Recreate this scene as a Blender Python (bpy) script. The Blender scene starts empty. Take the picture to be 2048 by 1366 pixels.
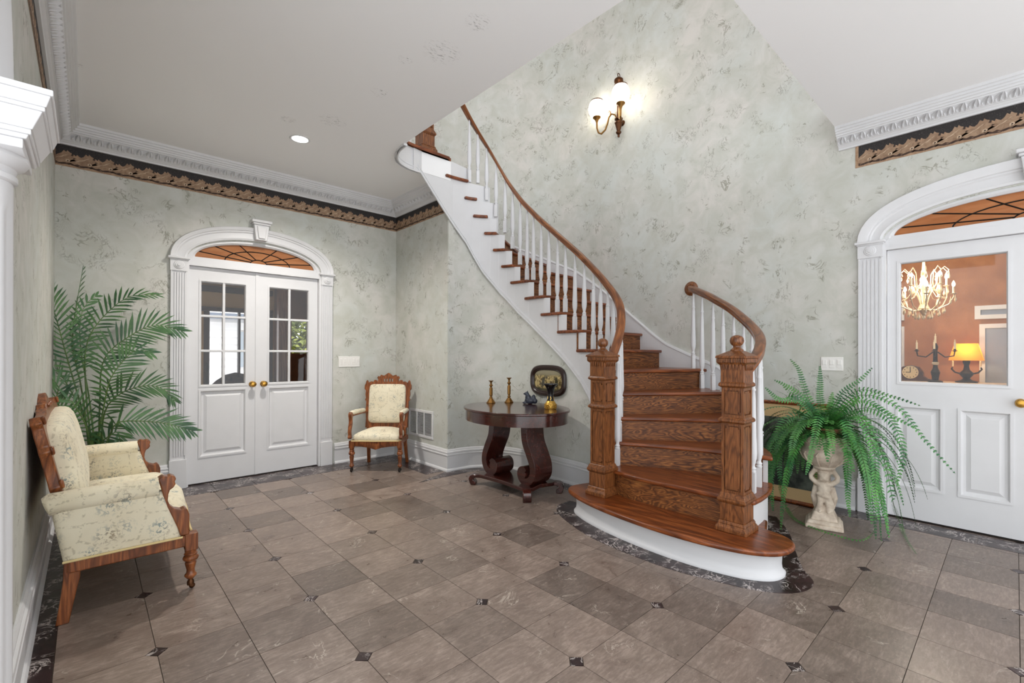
import bpy, bmesh, math, random
import numpy as np
from mathutils import Vector, Matrix
from math import sin, cos, pi, radians, sqrt, atan2
random.seed(7)
D = bpy.data
SC = bpy.context.scene
COL = SC.collection

# ------------------------------------------------------------------ camera
FPX, CX, CY = 927.38, 1046.84, 702.32            # in a 2048 x 1366 frame
YAW, PIT, ROL, CAMH = 0.81550617, 0.004087, 0.00331363, 1.23625
_F = np.array([cos(YAW)*cos(PIT), sin(YAW)*cos(PIT), sin(PIT)])
_r = np.array([sin(YAW), -cos(YAW), 0.0]); _u = np.cross(_r, _F)
_R = np.array([cos(ROL)*_r+sin(ROL)*_u, -sin(ROL)*_r+cos(ROL)*_u, _F])
cam_d = D.cameras.new('camera'); cam = D.objects.new('camera', cam_d); COL.objects.link(cam)
cam_d.sensor_width = 36.0; cam_d.lens = FPX*36/2048
cam_d.shift_x = (1024-CX)/2048; cam_d.shift_y = (CY-683)/2048
cam_d.clip_start = 0.01
cam.matrix_world = Matrix(((_R[0][0], _R[1][0], -_R[2][0], 0), (_R[0][1], _R[1][1], -_R[2][1], 0),
                           (_R[0][2], _R[1][2], -_R[2][2], CAMH), (0, 0, 0, 1)))
SC.camera = cam
def at(x, y, ax, v):                              # pixel + plane -> point
    d = _R.T @ np.array([(x-CX)/FPX, -(y-CY)/FPX, 1.0]); i = 'xyz'.index(ax)
    c = np.array([0, 0, CAMH]); return Vector(c+(v-c[i])/d[i]*d)

# ------------------------------------------------------------------ world, lights, exposure
SC.view_settings.view_transform = 'Standard'; SC.view_settings.look = 'None'
SC.view_settings.gamma = 1.0; SC.view_settings.use_curve_mapping = False
SC.view_settings.exposure = 0.52
w = D.worlds.new('daylight'); SC.world = w; w.use_nodes = True
w.node_tree.nodes['Background'].inputs[0].default_value = (0.94, 0.975, 1.0, 1)
w.node_tree.nodes['Background'].inputs[1].default_value = 1.7
def lamp(name, kind, loc, energy, color=(1, 1, 1), size=0.2, rot=(0, 0, 0), size_y=None, spot=None):
    l = D.lights.new(name, kind); l.energy = energy; l.color = color
    if kind == 'AREA':
        l.size = size
        if size_y: l.shape = 'RECTANGLE'; l.size_y = size_y
        if spot: l.spread = spot
    elif kind == 'SPOT': l.shadow_soft_size = size; l.spot_size = spot or 2.4; l.spot_blend = 1.0
    else: l.shadow_soft_size = size
    o = D.objects.new(name, l); COL.objects.link(o); o.location = loc; o.rotation_euler = rot; return o
sun_l = lamp('sun_offscreen', 'SUN', (0, 0, 8), 2.6, (1, .96, .9)); sun_l.data.angle = .01
sun_l.rotation_euler = Vector((.25, .40, -.90)).to_track_quat('-Z', 'Y').to_euler()

# ------------------------------------------------------------------ mesh helpers
class MB:
    def __init__(s): s.v = []; s.f = []; s.m = []; s.uv = {}; s.T = None
    def add(s, vs, fs, m=0):
        b = len(s.v)
        if s.T is not None: vs = [s.T @ Vector(p) for p in vs]
        s.v += [tuple(p) for p in vs]
        for f in fs: s.f.append(tuple(b+i for i in f)); s.m.append(m)
        return b
    def box(s, x0, x1, y0, y1, z0, z1, m=0):
        vs = [(x, y, z) for z in (z0, z1) for y in (y0, y1) for x in (x0, x1)]
        s.add(vs, [(0, 2, 3, 1), (4, 5, 7, 6), (0, 1, 5, 4), (1, 3, 7, 5), (3, 2, 6, 7), (2, 0, 4, 6)], m); return s
    def frus(s, cx, cy, z0, z1, a, b, m=0, a2=None, b2=None):      # square frustum, half sizes a (bottom) b (top)
        a2 = a if a2 is None else a2; b2 = b if b2 is None else b2
        vs = [(cx+i*h, cy+j*h2, z) for z, h, h2 in ((z0, a, a2), (z1, b, b2)) for i, j in ((-1, -1), (1, -1), (1, 1), (-1, 1))]
        s.add(vs, [(3, 2, 1, 0), (4, 5, 6, 7), (0, 1, 5, 4), (1, 2, 6, 5), (2, 3, 7, 6), (3, 0, 4, 7)], m); return s
    def prism(s, poly, z0, z1, m=0):                                # polygon in XY, extruded in z
        n = len(poly)
        ar = sum(poly[i][0]*poly[(i+1) % n][1]-poly[(i+1) % n][0]*poly[i][1] for i in range(n))
        if ar < 0: poly = list(poly)[::-1]
        s.add([(p[0], p[1], z0) for p in poly]+[(p[0], p[1], z1) for p in poly],
              [tuple(range(n))[::-1], tuple(range(n, 2*n))]+[(i, (i+1) % n, n+(i+1) % n, n+i) for i in range(n)], m); return s
    def slab(s, poly, axis, a0, a1, m=0):                           # polygon in the plane normal to axis, extruded along it
        k = 'xyz'.index(axis); T0 = s.T
        if k == 0: L = Matrix(((0, 0, 1, 0), (1, 0, 0, 0), (0, 1, 0, 0), (0, 0, 0, 1)))      # (u,v,w)->(w,u,v): u=y v=z
        elif k == 1: L = Matrix(((1, 0, 0, 0), (0, 0, 1, 0), (0, 1, 0, 0), (0, 0, 0, 1)))    # u=x v=z
        else: L = Matrix.Identity(4)
        s.T = (T0 @ L) if T0 is not None else L
        n = len(s.f); s.prism(poly, a0, a1, m)
        if k == 1:
            for i in range(n, len(s.f)): s.f[i] = s.f[i][::-1]
        s.T = T0; return s
    def lathe(s, prof, n=16, c=(0, 0, 0), m=0, caps=True, sx=1, sy=1, a0=0):
        k = len(prof); vs = []
        for r, z in prof:
            for i in range(n):
                t = a0+2*pi*i/n; vs.append((c[0]+r*cos(t)*sx, c[1]+r*sin(t)*sy, c[2]+z))
        fs = [(j*n+i, j*n+(i+1) % n, (j+1)*n+(i+1) % n, (j+1)*n+i) for j in range(k-1) for i in range(n)]
        if caps: fs += [tuple(range(n))[::-1], tuple((k-1)*n+i for i in range(n))]
        s.add(vs, fs, m); return s
    def tube(s, pts, rad, n=8, m=0, flat=1.0):
        pts = [Vector(p) for p in pts]; k = len(pts)
        if not hasattr(rad, '__len__'): rad = [rad]*k
        vs = []; up = Vector((0, 0, 1)); pa = None
        for i, p in enumerate(pts):
            t = (pts[min(i+1, k-1)]-pts[max(i-1, 0)]).normalized()
            if pa is None: a = t.cross(up); a = a if a.length > .05 else t.cross(Vector((1, 0, 0)))
            else: a = pa-t*pa.dot(t)
            a.normalize(); pa = a; b = a.cross(t)
            for j in range(n):
                q = 2*pi*j/n; vs.append(p+a*(rad[i]*cos(q))+b*(rad[i]*flat*sin(q)))
        fs = [(j*n+i, (j+1)*n+i, (j+1)*n+(i+1) % n, j*n+(i+1) % n) for j in range(k-1) for i in range(n)]
        fs += [tuple(range(n)), tuple((k-1)*n+i for i in range(n))[::-1]]
        s.add(vs, fs, m); return s
    def ell(s, c, r, n=12, k=8, m=0, R=None):
        vs = []; R = R or Matrix.Identity(3)
        for j in range(1, k):
            for i in range(n):
                a = 2*pi*i/n; b = -pi/2+pi*j/k
                vs.append(Vector(c)+R @ Vector((r[0]*cos(b)*cos(a), r[1]*cos(b)*sin(a), r[2]*sin(b))))
        vs += [Vector(c)+R @ Vector((0, 0, -r[2])), Vector(c)+R @ Vector((0, 0, r[2]))]
        fs = [(j*n+i, j*n+(i+1) % n, (j+1)*n+(i+1) % n, (j+1)*n+i) for j in range(k-2) for i in range(n)]
        L = len(vs); fs += [(L-2, (i+1) % n, i) for i in range(n)]+[(L-1, (k-2)*n+i, (k-2)*n+(i+1) % n) for i in range(n)]
        s.add(vs, fs, m); return s
    def sweep(s, path, prof, m=0, closed=False, caps=True, zs=None, uvs=True):
        """path: list of (x,y); prof: list of (d,z), d measured to the right of travel; mitred. zs: z offset per path point"""
        P = [Vector((p[0], p[1])) for p in path]; n = len(P); k = len(prof); vs = []; al = 0.0; base = len(s.v)
        for i in range(n):
            a = P[i]-P[i-1] if (i > 0 or closed) else P[i+1]-P[i]
            b = P[(i+1) % n]-P[i] if (i < n-1 or closed) else P[i]-P[i-1]
            a = a.normalized(); b = b.normalized(); na = Vector((a.y, -a.x)); nb = Vector((b.y, -b.x))
            mm = (na+nb); mm = mm/max(mm.length_squared/2, .3)
            z0 = zs[i] if zs is not None else 0
            for d, z in prof: q = P[i]+mm*d; vs.append((q.x, q.y, z0+z))
        fs = []; R = n if closed else n-1
        for i in range(R):
            for j in range(k-1):
                fs.append((i*k+j, i*k+j+1, ((i+1) % n)*k+j+1, ((i+1) % n)*k+j))
        if caps and not closed: fs += [tuple(range(k))[::-1], tuple((n-1)*k+j for j in range(k))]
        s.add(vs, fs, m); return s
    def loft(s, rings, m=0, caps=True, closed=True):
        n = len(rings[0]); k = len(rings)
        fs = [(j*n+i, j*n+(i+1) % n, (j+1)*n+(i+1) % n, (j+1)*n+i) for j in range(k-1) for i in range(n if closed else n-1)]
        if caps: fs += [tuple(range(n))[::-1], tuple((k-1)*n+i for i in range(n))]
        s.add([p for r in rings for p in r], fs, m); return s
    def mesh(s, name, mats, smooth=35, fix=True):
        me = D.meshes.new(name); me.from_pydata(s.v, [], s.f)
        for m in (mats if isinstance(mats, (list, tuple)) else [mats]): me.materials.append(m)
        if any(s.m): me.polygons.foreach_set('material_index', s.m)
        if fix:
            b = bmesh.new(); b.from_mesh(me); bmesh.ops.recalc_face_normals(b, faces=b.faces); b.to_mesh(me); b.free()
        if smooth:
            me.polygons.foreach_set('use_smooth', [True]*len(me.polygons))
            me.set_sharp_from_angle(angle=radians(smooth))
        me.update(); return me
    def build(s, name, mats, parent=None, world=False, smooth=35, bevel=0, frame=None, fix=True, sub=0, seg=2, remesh=0):
        """parent: thing / part. world=True: vertices are in world space although the parent sits elsewhere.
        frame=(origin, rz): vertices are in world space, the object gets that local frame (grain follows it)"""
        if frame is not None:
            M = Matrix.Translation(Vector(frame[0])) @ Matrix.Rotation(frame[1], 4, 'Z'); Mi = M.inverted()
            s.v = [tuple(Mi @ Vector(p)) for p in s.v]
        o = D.objects.new(name, s.mesh(name, mats, smooth, fix)); COL.objects.link(o)
        if frame is not None: o.matrix_basis = M
        if parent is not None:
            o.parent = parent
            if world or frame is not None: o.matrix_parent_inverse = wmat(parent).inverted()
        if remesh:
            r = o.modifiers.new('r', 'REMESH'); r.mode = 'VOXEL'; r.voxel_size = remesh; r.use_smooth_shade = True
            q = o.modifiers.new('s', 'SMOOTH'); q.iterations = 4; q.factor = .5
        if bevel:
            b = o.modifiers.new('b', 'BEVEL'); b.width = bevel; b.segments = seg; b.limit_method = 'ANGLE'; b.angle_limit = radians(40); b.use_clamp_overlap = True
        if sub:
            b = o.modifiers.new('s', 'SUBSURF'); b.levels = sub; b.render_levels = sub
        return o
def wmat(o):
    m = o.matrix_basis.copy()
    if o.parent is not None: m = wmat(o.parent) @ o.matrix_parent_inverse @ m
    return m
def tag(o, label, cat, group=None):
    o['label'] = label; o['category'] = cat
    if group: o['group'] = group
    return o
def thing(name, label, cat, loc=(0, 0, 0), rz=0, group=None):
    o = D.objects.new(name, None); COL.objects.link(o); o.location = loc; o.rotation_euler = (0, 0, rz)
    o.matrix_basis = Matrix.Translation(Vector(loc)) @ Matrix.Rotation(rz, 4, 'Z'); o.empty_display_size = .1
    return tag(o, label, cat, group)
def struct(o, label=None):
    o['kind'] = 'structure'
    if label: o['label'] = label
    return o
def sempty(name, label=None, loc=(0, 0, 0)):
    o = D.objects.new(name, None); COL.objects.link(o); o.location = loc; o.matrix_basis = Matrix.Translation(Vector(loc)); o.empty_display_size = .1
    return struct(o, label)
def stuff(o): o['kind'] = 'stuff'; return o
def copy_tree(o, parent=None, M=None):
    c = o.copy(); COL.objects.link(c)
    if parent is not None: c.parent = parent
    if M is not None: c.matrix_basis = M
    for ch in list(o.children): copy_tree(ch, c)
    return c
def crom(P, n=12):
    P = np.array(P, float); Q = np.vstack([2*P[0]-P[1], P, 2*P[-1]-P[-2]]); o = []
    d = lambda a, b: max(np.linalg.norm(b-a)**.5, 1e-6)
    for i in range(1, len(Q)-2):
        p0, p1, p2, p3 = Q[i-1:i+3]
        t0 = 0; t1 = d(p0, p1); t2 = t1+d(p1, p2); t3 = t2+d(p2, p3)
        for t in np.linspace(t1, t2, n, endpoint=False):
            a1 = (t1-t)/(t1-t0)*p0+(t-t0)/(t1-t0)*p1; a2 = (t2-t)/(t2-t1)*p1+(t-t1)/(t2-t1)*p2; a3 = (t3-t)/(t3-t2)*p2+(t-t2)/(t3-t2)*p3
            b1 = (t2-t)/(t2-t0)*a1+(t-t0)/(t2-t0)*a2; b2 = (t3-t)/(t3-t1)*a2+(t-t1)/(t3-t1)*a3
            o.append((t2-t)/(t2-t1)*b1+(t-t1)/(t2-t1)*b2)
    o.append(P[-1]); return np.array(o)
def off(C, d):
    C = np.asarray(C, float); t = np.gradient(C, axis=0); t /= np.linalg.norm(t, axis=1)[:, None]
    return C+d*np.stack([t[:, 1], -t[:, 0]], 1)
def alen(C): return np.concatenate([[0], np.cumsum(np.linalg.norm(np.diff(C, axis=0), axis=1))])
def ats(C, s):
    A = alen(C); return np.array([np.interp(s, A, C[:, 0]), np.interp(s, A, C[:, 1])])
def cut(C, s0, s1, n=10): return [tuple(ats(C, s)) for s in np.linspace(s0, s1, n)]
# ------------------------------------------------------------------ materials
class NT:
    def __init__(s, name):
        s.mat = D.materials.new(name); s.mat.use_nodes = True; s.nt = s.mat.node_tree; s.b = s.nt.nodes['Principled BSDF']
    def n(s, t, **k):
        o = s.nt.nodes.new('ShaderNode'+t)
        for a, v in k.items():
            if a[0] == '_': setattr(o, a[1:], v)
            else: s.set(o.inputs[int(a[1:]) if a[0] == 'i' and a[1:].isdigit() else a], v)
        return o
    def set(s, i, v):
        if hasattr(v, 'is_linked') or hasattr(v, 'links'): s.nt.links.new(v, i)
        else:
            if hasattr(i.default_value, '__len__') and len(i.default_value) == 4 and len(v) == 3: v = (*v, 1)
            i.default_value = v
    def B(s, k, v): s.set(s.b.inputs[k], v); return s
    def ramp(s, fac, *st):
        r = s.n('ValToRGB', i0=fac); e = r.color_ramp.elements
        while len(e) < len(st): e.new(.5)
        for el, (p, c) in zip(e, st): el.position = p; el.color = (*c, 1) if hasattr(c, '__len__') else (c, c, c, 1)
        return r.outputs[0]
    def mix(s, f, a, b, mode='MIX'):
        m = s.n('Mix', _data_type='RGBA', _blend_type=mode)
        s.set(m.inputs[0], f); s.set(m.inputs[6], a); s.set(m.inputs[7], b); return m.outputs[2]
    def math(s, op, a, b=0.0, c=None):
        m = s.n('Math', _operation=op); s.set(m.inputs[0], a); s.set(m.inputs[1], b)
        if c is not None: s.set(m.inputs[2], c)
        return m.outputs[0]
    def map(s, v, sc=(1, 1, 1), rot=(0, 0, 0), loc=(0, 0, 0)):
        m = s.n('Mapping'); s.set(m.inputs[0], v); m.inputs[1].default_value = loc; m.inputs[2].default_value = rot; m.inputs[3].default_value = sc; return m.outputs[0]
    def noise(s, v, sc, det=3, rough=.55, dist=0.0):
        m = s.n('TexNoise'); s.set(m.inputs['Vector'], v)
        for k, q in (('Scale', sc), ('Detail', det), ('Roughness', rough), ('Distortion', dist)): m.inputs[k].default_value = q
        return m.outputs[0]
    def bump(s, h, st=.3, d=.01):
        m = s.n('Bump'); m.inputs['Strength'].default_value = st; m.inputs['Distance'].default_value = d; s.set(m.inputs['Height'], h); s.B('Normal', m.outputs[0])
    def obj(s): return s.n('TexCoord').outputs['Object']
    def pos(s): return s.n('NewGeometry').outputs['Position']
    def rnd(s): return s.n('ObjectInfo').outputs['Random']
def srgb(r, g, b): return tuple((c/255/12.92 if c/255 <= .04045 else ((c/255+.055)/1.055)**2.4) for c in (r, g, b))
def plain(name, c, rough=.5, metal=0.0, spec=.5, coat=0.0):
    m = NT(name); m.B('Base Color', c).B('Roughness', rough).B('Metallic', metal).B('Specular IOR Level', spec).B('Coat Weight', coat); return m.mat
def mk_wallpaper():
    m = NT('wallpaper_marbled'); p = m.pos()
    q = m.map(p, (1, 1, 1), (0, 0, 0))
    big = m.noise(q, 1.6, 3, .5); mid = m.noise(q, 5.5, 5, .62, .6)
    c = m.mix(m.ramp(big, (.38, 0), (.62, 1)), srgb(202, 205, 200), srgb(210, 207, 201))
    c = m.mix(m.ramp(mid, (.36, 0), (.66, 1)), c, srgb(192, 193, 184))
    # slanted fibrous strokes: ridges of a stretched noise, broken up by a mask
    w = m.noise(q, 3.0, 2, .5); wv = m.n('VectorMath', _operation='SCALE'); m.set(wv.inputs[0], m.n('TexNoise', Scale=2.2).outputs[1]); wv.inputs['Scale'].default_value = .0
    s1 = m.noise(m.map(q, (8, 8, 6.5), (.5, .9, .3)), 1.0, 4, .62, 1.0)
    rid = m.math('ABSOLUTE', m.math('SUBTRACT', s1, .5))
    rid = m.ramp(rid, (.0, 1), (.026, 0))
    msk = m.ramp(m.noise(m.map(q, (1, 1, 1), (0, 0, 0), (3.1, 1.7, .4)), 6.5, 2, .5), (.56, 0), (.63, 1))
    c = m.mix(m.math('MULTIPLY', m.math('MULTIPLY', rid, msk), .72), c, srgb(120, 117, 98))
    s2 = m.noise(m.map(q, (18, 18, 11), (.3, .5, .8), (4, 2, 9)), 1.0, 3, .6, 1.5)
    r2 = m.ramp(m.math('ABSOLUTE', m.math('SUBTRACT', s2, .5)), (.0, 1), (.03, 0))
    k2 = m.ramp(m.noise(m.map(q, (1, 1, 1), (0, 0, 0), (9.1, 4.7, 2.4)), 4.5, 2, .5), (.57, 0), (.63, 1))
    c = m.mix(m.math('MULTIPLY', m.math('MULTIPLY', r2, k2), .6), c, srgb(112, 110, 96))
    m.B('Base Color', c).B('Roughness', .6).B('Specular IOR Level', .25); m.bump(mid, .08, .01); return m.mat
def mk_white(name='white_paint', c=(219, 219, 221), rough=.42):
    m = NT(name); n = m.noise(m.pos(), 6, 3)
    m.B('Base Color', m.mix(m.ramp(n, (.4, 0), (.7, 1)), srgb(*c), tuple(x*.97 for x in srgb(*c)))).B('Roughness', rough).B('Specular IOR Level', .35); return m.mat
def mk_ceiling():
    m = NT('ceiling_paint'); p = m.pos(); base = srgb(246, 246, 247)
    d = None                                    # scuffed spots in the paint
    for (x, y), r in [((at(x, y, 'z', 3.04).x, at(x, y, 'z', 3.04).y), r) for x, y, r in ((665, 242, .12), (575, 240, .07), (885, 105, .13), (955, 45, .08), (760, 186, .07), (152, 130, .05), (810, 120, .05))]:
        v = m.n('VectorMath', _operation='DISTANCE'); m.set(v.inputs[0], p); v.inputs[1].default_value = (x, y, 3.04)
        k = m.ramp(m.math('DIVIDE', v.outputs['Value'], r), (.35, 1), (1, 0))
        d = k if d is None else m.math('MAXIMUM', d, k)
    fine = m.ramp(m.noise(m.map(p, (1, 3, 1), (0, 0, .5)), 34, 4, .7), (.56, 0), (.63, 1))
    c = m.mix(m.math('MULTIPLY', m.math('MULTIPLY', d, fine), .6), base, srgb(110, 110, 110))
    m.B('Base Color', c).B('Roughness', .8).B('Specular IOR Level', .15); return m.mat
def mk_tile():
    m = NT('brown_marble_tile'); p = m.pos(); r = m.rnd()
    o = m.n('VectorMath', _operation='ADD'); m.set(o.inputs[0], p); cc = m.n('CombineXYZ'); m.set(cc.inputs[0], m.math('MULTIPLY', r, 37.0)); m.set(cc.inputs[1], m.math('MULTIPLY', r, 91.0)); m.set(o.inputs[1], cc.outputs[0])
    q = o.outputs[0]
    n1 = m.noise(q, 5, 6, .66, 1.2); n2 = m.noise(m.map(q, (3, 14, 3), (0, 0, .6)), 2, 5, .6, .7)
    n3 = m.noise(m.map(q, (6, 26, 6), (0, 0, .9)), 3, 6, .7, .5)
    c = m.mix(m.ramp(n1, (.33, 0), (.68, 1)), srgb(120, 104, 95), srgb(160, 143, 132))
    c = m.mix(m.ramp(n3, (.42, .55), (.58, 0)), c, srgb(104, 90, 82)); c = m.mix(m.ramp(n3, (.60, 0), (.74, .5)), c, srgb(178, 163, 152))
    c = m.mix(m.ramp(n2, (.4, 0), (.75, .6)), c, srgb(112, 98, 88))
    c = m.mix(1.0, c, m.ramp(r, (0, .66), (.22, .88), (.5, 1.0), (1, 1.2)), 'MULTIPLY')
    v = m.ramp(m.math('ABSOLUTE', m.math('SUBTRACT', m.noise(q, 3.4, 4, .6, 1.8), .5)), (0, 1), (.011, 0))
    k = m.ramp(m.noise(q, 4.6, 2), (.55, 0), (.66, 1))
    c = m.mix(m.math('MULTIPLY', m.math('MULTIPLY', v, k), .75), c, srgb(205, 193, 180))
    f = m.ramp(m.noise(q, 45, 3, .7), (.60, 0), (.72, .35)); c = m.mix(f, c, srgb(186, 172, 158))
    m.B('Base Color', c).B('Roughness', m.ramp(n1, (.3, .26), (.7, .4))).B('Specular IOR Level', .5); m.bump(n1, .06, .003); return m.mat
def mk_dark_marble():
    m = NT('dark_veined_marble'); p = m.pos()
    n1 = m.noise(p, 6, 5, .6, 1.0); c = m.mix(m.ramp(n1, (.35, 0), (.7, 1)), srgb(30, 18, 20), srgb(62, 42, 43))
    v = m.ramp(m.math('ABSOLUTE', m.math('SUBTRACT', m.noise(p, 11, 4, .6, 2.0), .5)), (0, 1), (.035, 0))
    k = m.ramp(m.noise(p, 7, 2), (.44, 0), (.56, 1))
    c = m.mix(m.math('MULTIPLY', v, k), c, srgb(215, 205, 200))
    m.B('Base Color', c).B('Roughness', .28); return m.mat
def mk_wood(name, dark, mid, light, axis='x', sc=1.0, rough=.32, cath=1.0, uv=False, bmp=.12, coat=.15):
    m = NT(name); p = m.n('TexCoord').outputs['UV'] if uv else m.obj()
    r = m.math('MULTIPLY', m.rnd(), 50.0); cc = m.n('CombineXYZ')
    for i in range(3): m.set(cc.inputs[i], r)
    o = m.n('VectorMath', _operation='ADD'); m.set(o.inputs[0], p); m.set(o.inputs[1], cc.outputs[0]); p = o.outputs[0]
    st = {'x': (.16, 1, 1), 'y': (1, .16, 1), 'z': (1, 1, .16)}[axis]; st2 = {'x': (.05, 1, 1), 'y': (1, .05, 1), 'z': (1, 1, .05)}[axis]
    q = m.map(p, tuple(a*sc for a in st))
    d = m.noise(q, 4.5, 3, .55, .4*cath)
    rings = m.math('PINGPONG', m.math('MULTIPLY', d, 9.0*cath+3), .5)
    g = m.ramp(rings, (.05, dark), (.22, mid), (.5, light))
    f = m.noise(m.map(p, tuple(a*sc for a in st2)), 85, 4, .7)
    c = m.mix(m.ramp(f, (.42, .8), (.62, 0)), g, tuple(x*.45 for x in mid))
    b = m.noise(p, 2.5, 2); c = m.mix(m.ramp(b, (.3, 0), (.8, .45)), c, tuple(x*.72 for x in mid))
    m.B('Base Color', c).B('Roughness', rough).B('Coat Weight', coat).B('Coat Roughness', .2); m.bump(f, bmp, .002); return m.mat
def mk_fabric():
    m = NT('cream_floral_brocade'); p = m.obj()
    w = m.noise(p, 260, 2); base = m.mix(m.ramp(m.noise(p, 5, 3), (.35, 0), (.7, 1)), srgb(232, 224, 200), srgb(222, 211, 184))
    v = m.n('TexVoronoi', _feature='F1', Vector=p); v.inputs['Scale'].default_value = 8.5; v.inputs['Randomness'].default_value = .55
    blob = m.ramp(v.outputs['Distance'], (.18, 1), (.5, 0))
    det = m.ramp(m.noise(p, 62, 3, .65, .8), (.50, 0), (.57, 1))
    fac = m.math('MULTIPLY', m.math('MULTIPLY', blob, det), .85)
    hue = m.ramp(m.n('TexNoise', Vector=p, Scale=6.0).outputs[0], (.42, srgb(126, 142, 142)), (.58, srgb(148, 132, 108)))
    c = m.mix(fac, base, hue)
    v2 = m.n('TexVoronoi', _feature='DISTANCE_TO_EDGE', Vector=p); v2.inputs['Scale'].default_value = 8.5; v2.inputs['Randomness'].default_value = .55
    tr = m.math('MULTIPLY', m.ramp(v2.outputs['Distance'], (.02, 1), (.06, 0)), m.ramp(m.noise(p, 75, 2), (.5, 0), (.56, .45)))
    c = m.mix(tr, c, srgb(160, 150, 122))
    m.B('Base Color', c).B('Roughness', .85).B('Specular IOR Level', .2).B('Sheen Weight', .15); m.bump(w, .15, .001); return m.mat
def mk_leaf(name, a, b, rough=.4):
    m = NT(name); p = m.pos(); r = m.rnd()
    c = m.mix(m.ramp(m.noise(p, 9, 2), (.35, 0), (.65, 1)), a, b); c = m.mix(1.0, c, m.ramp(r, (0, .72), (1, 1.22)), 'MULTIPLY')
    m.B('Base Color', c).B('Roughness', rough).B('Subsurface Weight', .0); return m.mat
def mk_glass(name='door_glass', tint=(.97, .97, .97), refl=.09):
    m = D.materials.new(name); m.use_nodes = True; nt = m.node_tree; nt.nodes.remove(nt.nodes['Principled BSDF'])
    t = nt.nodes.new('ShaderNodeBsdfTransparent'); t.inputs[0].default_value = (*tint, 1)
    g = nt.nodes.new('ShaderNodeBsdfGlossy'); g.inputs['Roughness'].default_value = .02
    l = nt.nodes.new('ShaderNodeFresnel'); l.inputs['IOR'].default_value = 1.38
    x = nt.nodes.new('ShaderNodeMixShader'); nt.links.new(l.outputs[0], x.inputs[0]); nt.links.new(t.outputs[0], x.inputs[1]); nt.links.new(g.outputs[0], x.inputs[2])
    nt.links.new(x.outputs[0], nt.nodes['Material Output'].inputs[0]); return m
def mk_amber():
    m = NT('amber_glass'); n = m.noise(m.map(m.pos(), (1, 1, 5)), 4, 3); c = m.mix(m.ramp(n, (.35, 0), (.7, 1)), srgb(196, 128, 76), srgb(216, 152, 98))
    m.B('Base Color', c).B('Roughness', .25); t = m.n('BsdfTranslucent'); m.set(t.inputs[0], c); x = m.n('MixShader'); x.inputs[0].default_value = .45
    m.nt.links.new(m.b.outputs[0], x.inputs[1]); m.nt.links.new(t.outputs[0], x.inputs[2]); m.nt.links.new(x.outputs[0], m.nt.nodes['Material Output'].inputs[0]); return m.mat
def mk_emit(name, c, st):
    m = NT(name); m.B('Base Color', c).B('Emission Color', c).B('Emission Strength', st).B('Roughness', .4); return m.mat
def mk_stone(name, a, b, sc=18, rough=.8):
    m = NT(name); p = m.obj(); n = m.noise(p, sc, 5, .6)
    m.B('Base Color', m.mix(m.ramp(n, (.35, 0), (.65, 1)), a, b)).B('Roughness', rough); m.bump(m.noise(p, sc*3, 4), .35, .004); return m.mat

WP = mk_wallpaper(); WHITE = mk_white(); CEIL = mk_ceiling(); TILE = mk_tile(); DMARB = mk_dark_marble()
GROUT = plain('grout', srgb(92, 80, 70), .85)
OAKX = mk_wood('oak_grain_lengthwise', srgb(84, 38, 14), srgb(138, 70, 30), srgb(168, 94, 46), 'x', .9)
OAKR = mk_wood('oak_riser_cathedral', srgb(52, 26, 12), srgb(132, 76, 34), srgb(182, 118, 60), 'x', 1.9, .55, 2.0, coat=.0)
OAKZ = mk_wood('oak_upright', srgb(76, 38, 16), srgb(138, 82, 42), srgb(160, 100, 56), 'z', 2.2, .38)
RAILW = mk_wood('oak_rail', srgb(84, 42, 18), srgb(140, 80, 40), srgb(164, 100, 54), 'x', 1.2, .3, 1.0, uv=False)
OAKD = mk_wood('dark_oak_nosing', srgb(46, 22, 14), srgb(84, 44, 28), srgb(104, 58, 36), 'x', 1.0, .3)
WALN = mk_wood('walnut_carved', srgb(84, 38, 14), srgb(148, 82, 40), srgb(176, 106, 58), 'z', 1.4, .35)
MAHO = mk_wood('dark_mahogany', srgb(52, 22, 18), srgb(70, 30, 24), srgb(84, 38, 30), 'y', .8, .16, .4, coat=.5, bmp=.04)
FAB = mk_fabric()
PIPE = plain('gold_piping', srgb(222, 200, 146), .8)
BRASS = plain('polished_brass', srgb(186, 142, 66), .25, 1.0)
ABRASS = plain('antique_brass', srgb(146, 108, 60), .38, 1.0)
BRONZE = plain('dark_bronze', srgb(88, 56, 34), .4, .85)
GOLD = plain('gold_leaf', srgb(212, 170, 84), .35, 1.0)
BLACK = plain('black_glaze', srgb(18, 17, 20), .15)
IRON = plain('dark_iron', srgb(40, 32, 28), .45, .6)
LEAD = plain('lead_came', srgb(38, 34, 30), .5, .5)
GLASS = mk_glass(); AMBER = mk_amber()
PALM = mk_leaf('palm_leaf', srgb(44, 84, 54), srgb(84, 124, 72)); PSTEM = mk_leaf('palm_stem', srgb(66, 96, 44), srgb(96, 124, 62))
FERN = mk_leaf('fern_leaf', srgb(30, 96, 48), srgb(84, 148, 66), .5); FSTEM = mk_leaf('fern_stem', srgb(40, 74, 34), srgb(70, 100, 48))
STONE = mk_stone('weathered_stone', srgb(186, 168, 150), srgb(222, 208, 190))
PLAST = plain('switch_plastic', srgb(236, 234, 230), .35)
TERRA = mk_stone('terracotta_pot', srgb(112, 66, 44), srgb(138, 86, 58), 12)
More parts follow.
